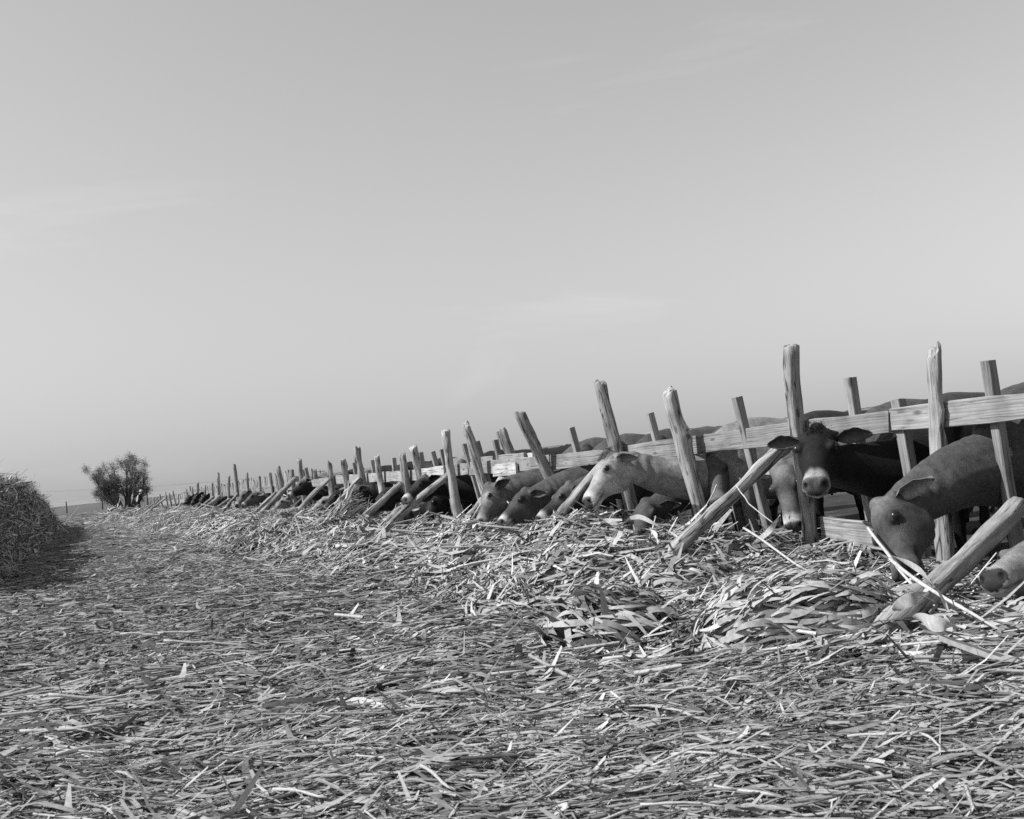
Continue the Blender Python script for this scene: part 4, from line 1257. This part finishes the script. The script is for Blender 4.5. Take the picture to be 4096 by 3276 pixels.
# ------------------------------------------------------------------ feed heap on the left
def heap_h(w, t):
    """height of the heap at distance w in from its right foot and t along it"""
    prof = sstep(-.12, .95, w + .55 * vnoise(t * .6, w * .3, 41)) * sstep(7.2, 4.6, w)
    top = 1.95 + .5 * vnoise(t * .35, w * .35, 42) + .45 * vnoise(t * 1.2, w * 1.2, 43) + .34 * vnoise(t * 2.6, w * 2.6, 45)
    return prof * top * sstep(53, 47, t) * sstep(2.2, 6.8, t)
def build_heap():
    base = np.array([*(PE0 + PD * 15 + PN * 2.5), 0.0])
    e = empty('fodder_heap', base)
    tag(e, 'long head-high heap of dark cut fodder stalks at the left edge', 'fodder heap')
    t = np.linspace(-9, 53, 300); w = np.linspace(-.4, 7.4, 60)
    T, Wd = np.meshgrid(t, w, indexing='ij')
    P = PE0[None, None] + PD * T[..., None] + PN * Wd[..., None]
    hh = heap_h(Wd, T) + H(P[..., 0], P[..., 1]) - .04
    v = np.stack([P[..., 0], P[..., 1], hh], -1).reshape(-1, 3)
    n = len(w)
    i, j = np.meshgrid(np.arange(len(t) - 1), np.arange(n - 1), indexing='ij')
    q = np.stack([i * n + j, (i + 1) * n + j, (i + 1) * n + j + 1, i * n + j + 1], -1).reshape(-1, 4)
    link('mound', np_mesh('mound', v - base, q), M_GROUND, e)
    rs = np.random.default_rng(55)
    b = Batch()
    for cnt, t0, t1, lm, wm, ns in ((22000, 2, 16, .36, .020, 3), (18000, 16, 53, .50, .034, 2)):
        T = rs.uniform(t0, t1, cnt); Wd = rs.uniform(-.3, 4.4, cnt)
        P = PE0 + PD * T[:, None] + PN * Wd[:, None]
        ee = .1
        z = heap_h(Wd, T) + H(P[:, 0], P[:, 1])
        gw = (heap_h(Wd + ee, T) - heap_h(Wd - ee, T)) / (2 * ee); gt = (heap_h(Wd, T + ee) - heap_h(Wd, T - ee)) / (2 * ee)
        nn = np.concatenate([-(PN * gw[:, None] + PD * gt[:, None]), np.ones((cnt, 1))], 1)
        nn /= np.linalg.norm(nn, axis=1)[:, None]
        down = math.atan2(-PN[1], -PN[0])
        ang = np.where(rs.random(cnt) < .6, rs.normal(down, .55, cnt), rs.uniform(-3.1, 3.1, cnt))
        d, m = tangents(nn, ang, rs.normal(-.02, .34, cnt))
        L = np.exp(rs.normal(math.log(lm), .45, cnt)); W_ = wm * np.exp(rs.normal(0, .4, cnt))
        pos = np.concatenate([P, (z + rs.random(cnt) * .12)[:, None]], 1)
        tn = np.clip(tones(cnt, rs, .07, .52, .34) * (1 + .5 * vnoise(T * .8, Wd * 1.4, 44)), .03, .6)
        b.add(blades(pos, d, m, L, W_, rs.normal(-.06, .16, cnt), rs.normal(0, .12, cnt), rs.normal(0, 1.0, cnt), ns, tn, rs))
    cnt = 1500                                              # long stalks sticking out of the ridge and face
    T = rs.uniform(4, 50, cnt); Wd = rs.uniform(.2, 3.2, cnt)
    P = PE0 + PD * T[:, None] + PN * Wd[:, None]
    z = heap_h(Wd, T) + H(P[:, 0], P[:, 1]) + .04
    nn = np.tile(np.array([[0, 0, 1.0]]), (cnt, 1))
    d, m = tangents(nn, rs.uniform(-3.1, 3.1, cnt), rs.uniform(-.5, .75, cnt))
    b.add(blades(np.concatenate([P, z[:, None]], 1), d, m, rs.uniform(.45, 1.0, cnt), rs.uniform(.02, .05, cnt), rs.normal(-.1, .12, cnt), rs.normal(0, .15, cnt), rs.normal(0, 1, cnt), 4, np.clip(tones(cnt, rs, .2, .6, .15), .05, .6), rs))
    o = b.obj('stalk_cover', M_FODDER, None); o.parent = e
    o.location = -e.location
    o['kind'] = 'stuff'
build_heap()

# ------------------------------------------------------------------ clumps and bundles of fodder
def clump(name, label, c, rx, ry, rz, ang0, spread, count, lm, wm, lo, hi, seed, up=0.0, radial=0.0, rot=0.0, darkfrac=.2, group=None, fixed=None):
    rs = np.random.default_rng(seed)
    g = float(H(c[0], c[1]))
    base = np.array([c[0], c[1], g])
    th = rs.uniform(0, 2 * math.pi, count); ph = np.arccos(rs.uniform(-.1, 1, count)); rr = rs.uniform(.6, 1.0, count)
    n = np.stack([np.cos(th) * np.sin(ph), np.sin(th) * np.sin(ph), np.cos(ph)], 1)
    p = n * rr[:, None] * np.array([rx, ry, rz])
    ca, sa = math.cos(rot), math.sin(rot)
    Rz = np.array([[ca, -sa, 0], [sa, ca, 0], [0, 0, 1]])
    p = p @ Rz.T
    nn = n / np.array([rx, ry, rz]); nn = nn @ Rz.T; nn /= np.linalg.norm(nn, axis=1)[:, None]
    ang = rs.normal(ang0, spread, count)
    d, m = tangents(nn, ang, rs.normal(0, .16, count))
    if radial: 
        rad = p.copy(); rad[:, 2] = 0; rad /= np.linalg.norm(rad, axis=1)[:, None] + 1e-6
        d = d * (1 - radial) + (rad * .8 + np.array([0, 0, -.5])) * radial
    if up: d = d * (1 - up) + np.array([0, 0, 1.0]) * up
    if fixed is not None: d = np.asarray(fixed)[None] + rs.normal(0, .22, d.shape)
    d /= np.linalg.norm(d, axis=1)[:, None]
    m = nn - d * (nn * d).sum(1)[:, None]; m /= np.linalg.norm(m, axis=1)[:, None] + 1e-6
    L = np.exp(rs.normal(math.log(lm), .35, count)); W_ = wm * np.exp(rs.normal(0, .35, count))
    if up: p = p + d * (L * .35)[:, None]
    b = Batch()
    b.add(blades(p, d, m, L, W_, rs.normal(-.14, .12, count), rs.normal(0, .12, count), rs.normal(0, 1.0, count), 5, np.clip(tones(count, rs, lo, hi, darkfrac), .03, .62), rs))
    o = b.obj(name); o.location = base
    return tag(o, label, 'fodder', group or 'clumps of fodder dropped along the fence')
def gp(sx, sy):
    p = at_z(sx, sy, 0.1)
    for _ in range(12):
        p = .5 * p + .5 * at_z(sx, sy, float(H(p[0], p[1])))
    return p
def clumps():
    c = gp(2460, 2570); clump('fodder_clump', 'rounded clump of drooping broad leaves in the middle foreground', c, .44, .36, .32, .3, .8, 760, .22, .026, .12, .47, 1, radial=.48, darkfrac=.28)
    c = gp(3210, 2545); clump('fodder_bundle', 'flattened bundle of long combed leaves left of the thick brace foot', c, .56, .30, .36, -.0, .30, 1000, .20, .021, .18, .54, 2, rot=-.12)
    c = gp(2800, 2600); clump('fodder_clump', 'small dark seedy clump between the rounded clump and the combed bundle', c, .26, .2, .16, 0, 1.6, 700, .06, .014, .04, .16, 3, darkfrac=.6)
    c = gp(1030, 2165); clump('fodder_clump', 'matted clump below the upright tuft, toned dark for the row edge shadow', c, .62, .5, .28, 0, 1.5, 480, .22, .02, .04, .2, 4, darkfrac=.6)  # dark leaf tones put the row edge's shadow into the colour
    c = gp(1150, 2085); clump('fodder_tuft', 'dark tuft of upright grassy stems before the black cow', c, .34, .28, .12, 1.5, .9, 320, .60, .026, .03, .10, 5, up=.66, darkfrac=.5)
    c = gp(1570, 2275); clump('fodder_clump', 'low clump toned dark for the shadow at the edge of the feed row', c, .4, .3, .15, 0, 1.4, 380, .16, .016, .05, .25, 6, darkfrac=.55)  # leaf colours darkened in place of the shadow along the row's edge
    c = gp(1180, 2255); clump('fodder_clump', 'small dark knot of stems in the left middle ground', c, .35, .28, .13, 0, 1.4, 300, .18, .02, .05, .3, 7, darkfrac=.5)
    c = gp(2050, 2420); clump('fodder_clump', 'loose sheaf of curled pale leaves left of the rounded clump', c, .36, .3, .14, .9, .8, 300, .26, .024, .16, .52, 8, radial=.3)
    c = gp(2700, 2330); clump('fodder_clump', 'pale leafy hump at the foot of the second brace', c, .5, .35, .13, .2, .7, 320, .30, .024, .16, .52, 9)
    c = on_fence(1378, 2062, .75); clump('stalk_wad', 'wad of stalks heaped against the muzzle of the large black cow', c, .26, .30, .42, 2.2, .4, 380, .42, .026, .14, .48, 10, fixed=nrm(-FV3 * .75 + UP * .7))
    c = gp(470, 2052); clump('fodder_clump', 'small straw heap at the foot of the tree', c, 1.1, .9, .6, 0, 1.5, 260, .8, .08, .1, .6, 11)
clumps()

# long single stalks and leaves that stand out
def long_piece(name, label, pts, w, tone, leaf=False, mat=M_FODDER):
    pts = [np.asarray(p, float) for p in pts]
    # smooth the path
    P = np.array(pts); t = np.linspace(0, len(P) - 1, 18)
    C = np.stack([np.interp(t, np.arange(len(P)), P[:, i]) for i in range(3)], 1)
    wr = np.random.default_rng(int(abs(C[0, 0]) * 1000) % 9973)
    C[1:-1] += wr.normal(0, .006, (16, 3))
    for _ in range(3): C[1:-1] = (C[:-2] + C[1:-1] * 2 + C[2:]) / 4
    base = C[-1].copy(); C = C - base
    if leaf:
        d = np.gradient(C, axis=0); d /= np.linalg.norm(d, axis=1)[:, None]
        sd = np.cross(d, UP); sd /= np.linalg.norm(sd, axis=1)[:, None]; nn = np.cross(sd, d)
        s = np.linspace(0, 1, 18)
        ww = w * np.sin(math.pi * (.08 + .86 * s)) ** .7
        a = .5 + 1.0 * np.sin(s * 4)
        off = (sd * np.cos(a)[:, None] + nn * np.sin(a)[:, None]) * (ww / 2)[:, None]
        v = np.stack([C - off, C + nn * -.12 * w, C + off], 1).reshape(-1, 3)
        q = [[3 * i + j, 3 * i + j + 1, 3 * i + j + 4, 3 * i + j + 3] for i in range(17) for j in (0, 1)]
        me = np_mesh(name, v, q, np.full(len(v), tone))
    else:
        g = Geo(); g.tube(C, [w / 2 * (1 - .35 * i / 17) * (1.2 if i in (5, 11) else 1) for i in range(18)], 8)
        me = g.mesh(name); recalc(me); set_tone(me, np.full(len(me.vertices), tone))
    o = link(name, me, mat, loc=base)
    return tag(o, label, 'stalk' if not leaf else 'leaf', 'long loose fodder stalks')
def dep(sx, sy, v): return on_fence(sx, sy, v)
long_piece('fodder_stalk', 'long pale stalk rising across the brown grazing cow at right', [dep(3472,2112,.9), dep(3560,2230,1.05), dep(3650,2340,1.2), dep(3760,2460,1.35)], .020, .46)
long_piece('fodder_stalk', 'longest pale stalk crossing over the thick brace at right', [dep(3560,2235,1.35), dep(3700,2345,1.55), dep(3850,2430,1.65), dep(4010,2525,1.6)], .021, .48)
long_piece('fodder_leaf', 'long curling pale leaf draped over the thick brace', [dep(3568,2222,1.4), dep(3650,2262,1.55), dep(3735,2330,1.7), dep(3790,2440,1.7)], .04, .44, True)
long_piece('fodder_leaf', 'broad folded grey leaf lying across the lower thick brace', [dep(3575,2440,2.0), dep(3640,2400,2.0), dep(3710,2350,1.9)], .06, .35, True)
long_piece('fodder_leaf', 'wide pale leaf lying flat right of the thick brace foot', [dep(3660,2470,2.1), dep(3740,2490,2.15), dep(3860,2510,2.1)], .07, .5, True)
long_piece('fodder_stalk', 'pale stalk leaning from the feed left of the kick board', [dep(2975,2112,.9), dep(3090,2190,1.05), dep(3200,2270,1.2), dep(3290,2320,1.25)], .018, .45)
long_piece('fodder_stalk', 'thin stalk standing up below the hanging cow face', [dep(2945,1940,.75), dep(2990,2010,.8), dep(3090,2090,.9)], .010, .45)
long_piece('fodder_leaf', 'pale arched leaf in front of the buried brown head', [dep(2500,2090,.75), dep(2555,2063,.8), dep(2630,2100,.9), dep(2710,2150,.95)], .045, .46, True)
long_piece('fodder_leaf', 'flat pale leaf just left of the buried brown head', [dep(2405,2077,.7), dep(2450,2092,.75), dep(2510,2100,.8)], .05, .46, True)
long_piece('fodder_stalk', 'pale straw crossing the tan cow cheek', [dep(2020,1998,.6), dep(2060,2040,.65), dep(2115,2085,.7)], .018, .45)
long_piece('fodder_stalk', 'straw hanging from the mouth of the raised black cow', [dep(1112,1972,.42), dep(1128,1977,.38), dep(1146,1983,.34)], .03, .5)
long_piece('fodder_stalk', 'straw in the mouth of the shaded dark cow', [dep(2868,1938,.1), dep(2845,1985,.15), dep(2820,2040,.2)], .012, .5)
for k, (a, b_) in enumerate([((3010,2180),(3120,2060)), ((2640,2200),(2600,2110))]):
    long_piece('fodder_leaf', ['upright narrow leaf beside the tall split post foot', 'upright leaf right of the buried brown head'][k], [dep(*a, .9), dep((a[0]+b_[0])/2+14, (a[1]+b_[1])/2, .9), dep(*b_, .85)], .04, .5, True)

# ------------------------------------------------------------------ tree
def build_tree(px, dist, height):
    rs = np.random.default_rng(9)
    c = at_depth(px[0], px[1], dist)
    c[2] = float(H(c[0], c[1])) - .05
    e = empty('tree', c)
    tag(e, 'lone feathery dark tree with several forked trunks beyond the feed ground', 'tree')
    leaf_p, leaf_d = [], []
    def limb(g, p, d, L, r, depth, start):
        n = 9
        pts, rad = [p], [r]
        for i in range(n):
            d = nrm(d + rs.normal(0, .10, 3) + np.array([0, 0, .07]))
            p = p + d * L / n
            pts.append(p); rad.append(max(.012, r * (1 - .85 * (i + 1) / n)))
            s = (i + 1) / n
            if s > start:
                spread = (.09 + .15 * math.sin(math.pi * min(1, s))) * (1.0 if depth else 1.15)
                for _ in range(16 if depth else 22):
                    leaf_p.append(p + rs.normal(0, spread, 3)); leaf_d.append(nrm(d * .35 + rs.normal(0, .45, 3) + np.array([0, 0, -.6])))
        g.tube(pts, rad, 7)
        if depth < 2:
            for j in range(5 if depth == 0 else 2):
                i = rs.integers(3, n)
                a = rs.uniform(0, 6.28); sv = np.array([math.cos(a), .7 * math.sin(a), 0])
                limb(g, pts[i], nrm(d * .8 + sv * rs.uniform(.35, .7) + np.array([0, 0, .15])), L * rs.uniform(.26, .42), rad[i] * .65, depth + 1, .15)
    for ox, dx, dy, Lk, rk in [(-.5, -.78, .1, 4.2, .11), (-.45, -.50, -.2, 4.6, .14), (-.1, -.22, .15, 5.0, .12), (.25, .02, -.1, 4.5, .20), (.3, .25, .2, 5.0, .13), (-.3, -.36, .1, 4.2, .09), (0, -.08, -.3, 4.0, .10), (.1, .08, .3, 3.6, .09), (-.1, -.18, .2, 3.0, .08), (.55, .50, -.15, 4.7, .12), (.6, .80, .1, 4.3, .10), (-.5, -1.05, .2, 2.6, .07), (.6, 1.1, -.1, 2.5, .07)]:
        g = Geo()
        limb(g, np.array([ox, rs.uniform(-.3, .3), 0.0]), nrm([dx, dy, 1.0]), Lk, rk * 1.3, 0, .40)
        me = g.mesh('trunk'); recalc(me)
        link('trunk', me, M_BARK, e)
    lp, ld = np.array(leaf_p), np.array(leaf_d)
    print('leaf clusters', len(lp), lp.max(0), lp.min(0))
    rep = max(1, 25000 // len(lp))
    lp = np.repeat(lp, rep, 0) + rs.normal(0, .10, (len(lp) * rep, 3)); ld = np.repeat(ld, rep, 0) + rs.normal(0, .35, (len(ld) * rep, 3))
    keep = lp[:, 2] > .7
    lp, ld = lp[keep], ld[keep]
    ld /= np.linalg.norm(ld, axis=1)[:, None]
    n = len(lp)
    nn = np.cross(ld, rs.normal(0, 1, (n, 3))); nn /= np.linalg.norm(nn, axis=1)[:, None]
    b = Batch()
    b.add(blades(lp, ld, nn, rs.uniform(.12, .28, n), rs.uniform(.03, .06, n), rs.normal(0, .1, n), rs.normal(0, .1, n), np.zeros(n), 1, rs.uniform(.07, .18, n), rs))
    link('crown', np_mesh('crown', np.concatenate(b.v), np.concatenate(b.q), np.concatenate(b.t)), M_LEAF, e)
    zmax = lp[:, 2].max()
    s = height / zmax
    e.scale = (s * 1.18, s, s)
build_tree((496, 2040), 112.0, 5.8)

# pole leaning before the tree
a = at_depth(461, 2064, 84); b = at_depth(484, 1976, 84)
g = Geo(); g.tube([np.zeros(3), (b - a) * .5 + np.array([.02, 0, 0]), b - a], [.035, .03, .025], 8)
me = g.mesh('pole'); recalc(me)
tag(link('pole', me, M_PALE, loc=a), 'thin pale pole leaning against the tree', 'pole')

# ------------------------------------------------------------------ far wire fence
def wire_fence():
    P = [(264, 2006, 2034, 165), (405, 1969, 2036, 158), (586, 1962, 2024, 150), (760, 1945, 2010, 142), (980, 1925, 1990, 134), (1320, 1890, 1960, 124)]
    tops = []
    e = empty('wire_fence', at_depth(405, 2036, 158))
    tag(e, 'far thin wire fence on dark posts crossing behind the tree', 'fence')
    L0 = np.array(e.location)
    for sx, y0, y1, dd in P:
        x0 = at_depth(sx, y0, dd); x1 = x0.copy(); x1[2] = float(H(x0[0], x0[1])) - .1
        g = Geo(); g.tube([x1 - L0, (x0 + x1) / 2 - L0 + np.array([.02, 0, 0]), x0 - L0], [.09, .085, .08], 7)
        me = g.mesh('post'); recalc(me); link('post', me, M_BARK, e)
        tops.append((x0, x1))
    for s in (.96, .55, .2):
        pts = []
        for (a0, a1), (b0, b1) in zip(tops[:-1], tops[1:]):
            p = a1 + (a0 - a1) * s; q = b1 + (b0 - b1) * s
            for k in range(5):
                t = k / 5; m = p + (q - p) * t; m[2] -= .25 * t * (1 - t)
                pts.append(m - L0)
        pts.append(tops[-1][1] + (tops[-1][0] - tops[-1][1]) * s - L0)
        wire('wire', pts, .007, e)
wire_fence()
def phone_line():
    spec = [(-60, 1968, 230), (1280, 1880, 215), (2900, 1780, 200)]
    e = empty('telephone_line', at_depth(1280, 1930, 215))
    tag(e, 'distant telephone pole with a crossarm and faint wires beyond the fence', 'telephone line')
    L0 = np.array(e.location); heads = []
    for sx, sy, dd in spec:
        h = at_depth(sx, sy, dd); b = h.copy(); b[2] = 0
        g = Geo(); g.tube([b - L0, h - L0], [.13, .10], 8); me = g.mesh('pole'); recalc(me)
        p = link('pole', me, M_BARK, e)
        g = Geo(); g.tube([h - L0 + np.array([-1.0, 0, -.3]), h - L0 + np.array([1.0, 0, -.3])], [.06, .06], 6); me = g.mesh('crossarm'); recalc(me)
        link('crossarm', me, M_BARK, p)
        heads.append(h)
    for off in (-.9, .9):
        pts = []
        for a, b in zip(heads[:-1], heads[1:]):
            for k in range(10):
                t = k / 10; m = a + (b - a) * t; m = m + np.array([off, 0, -.25 - 3.0 * t * (1 - t)]); pts.append(m - L0)
        wire('wire', pts, .007, e)
phone_line()

# ------------------------------------------------------------------ person
def build_person():
    foot = at_depth(556, 2052, 86.0)
    foot[2] = float(H(foot[0], foot[1]))
    # local axes: X right in the picture, Y away
    J = dict(pel=(0, 0, .84), spine=(.07, 0, 1.05), chest=(.16, .0, 1.24), neck=(.23, 0, 1.40), head=(.28, 0, 1.50), crown=(.30, 0, 1.60),
             hl=(0, .09, .82), kl=(.07, .10, .45), al=(-.03, .10, .09), tl=(.13, .11, .04), hr=(0, -.09, .82), kr=(.10, -.10, .45), ar=(.02, -.10, .09), tr=(.17, -.11, .04),
             sl=(.16, .17, 1.30), el=(.22, .21, 1.03), wl=(.38, .16, .85), fl=(.44, .14, .80), sr=(.16, -.17, 1.30), er=(.20, -.22, 1.03), wr=(.36, -.18, .84), fr=(.42, -.16, .79))
    rad = dict(pel=.17, spine=.165, chest=.18, neck=.07, head=.10, crown=.075, hl=.12, kl=.085, al=.06, tl=.05, hr=.12, kr=.085, ar=.06, tr=.05,
               sl=.085, el=.062, wl=.045, fl=.035, sr=.085, er=.062, wr=.045, fr=.035)
    E = [('pel', 'spine'), ('spine', 'chest'), ('chest', 'neck'), ('neck', 'head'), ('head', 'crown'), ('pel', 'hl'), ('hl', 'kl'), ('kl', 'al'), ('al', 'tl'),
         ('pel', 'hr'), ('hr', 'kr'), ('kr', 'ar'), ('ar', 'tr'), ('chest', 'sl'), ('sl', 'el'), ('el', 'wl'), ('wl', 'fl'), ('chest', 'sr'), ('sr', 'er'), ('er', 'wr'), ('wr', 'fr')]
    names = list(J); idx = {n: i for i, n in enumerate(names)}
    me = bpy.data.meshes.new('person'); me.from_pydata([J[n] for n in names], [(idx[a], idx[b]) for a, b in E], [])
    o = bpy.data.objects.new('person', me); COL.objects.link(o)
    o.modifiers.new('skin', 'SKIN')
    for n in names:
        sv = me.skin_vertices[0].data[idx[n]]; sv.radius = (rad[n], rad[n]); sv.use_root = n == 'pel'
    sub = o.modifiers.new('sub', 'SUBSURF'); sub.levels = 2
    dg = bpy.context.evaluated_depsgraph_get(); dg.update()
    res = bpy.data.meshes.new_from_object(o.evaluated_get(dg))
    o.modifiers.clear(); o.data = res
    res.materials.clear()
    for m in (M_HAT_LITBACK, M_DARKCLOTH, M_SKIN): res.materials.append(m)
    for p in res.polygons:
        c = p.center; p.use_smooth = True
        front = c.x > .02 + .22 * (c.z - .8)  # pale cloth behind this line paints the sun on the back
        p.material_index = 2 if c.z > 1.38 or (c.x > .34 and c.z < .95) else (1 if c.z < .86 or front else 0)
    o.location = foot
    g = Geo()
    an = np.arange(16) / 16 * 2 * math.pi
    rings = [np.stack([.29 + r * np.cos(an), r * np.sin(an), np.full(16, z)], 1) for r, z in ((.19, 1.575), (.195, 1.585), (.115, 1.595), (.105, 1.66), (.085, 1.71), (.02, 1.705))]
    g.rings(rings); hm = g.mesh('hat'); recalc(hm)
    link('hat', hm, M_HAT_LITBACK, o)
    tag(o, 'person in pale hat and dark clothes stooping at the far end of the fence', 'person')
build_person()
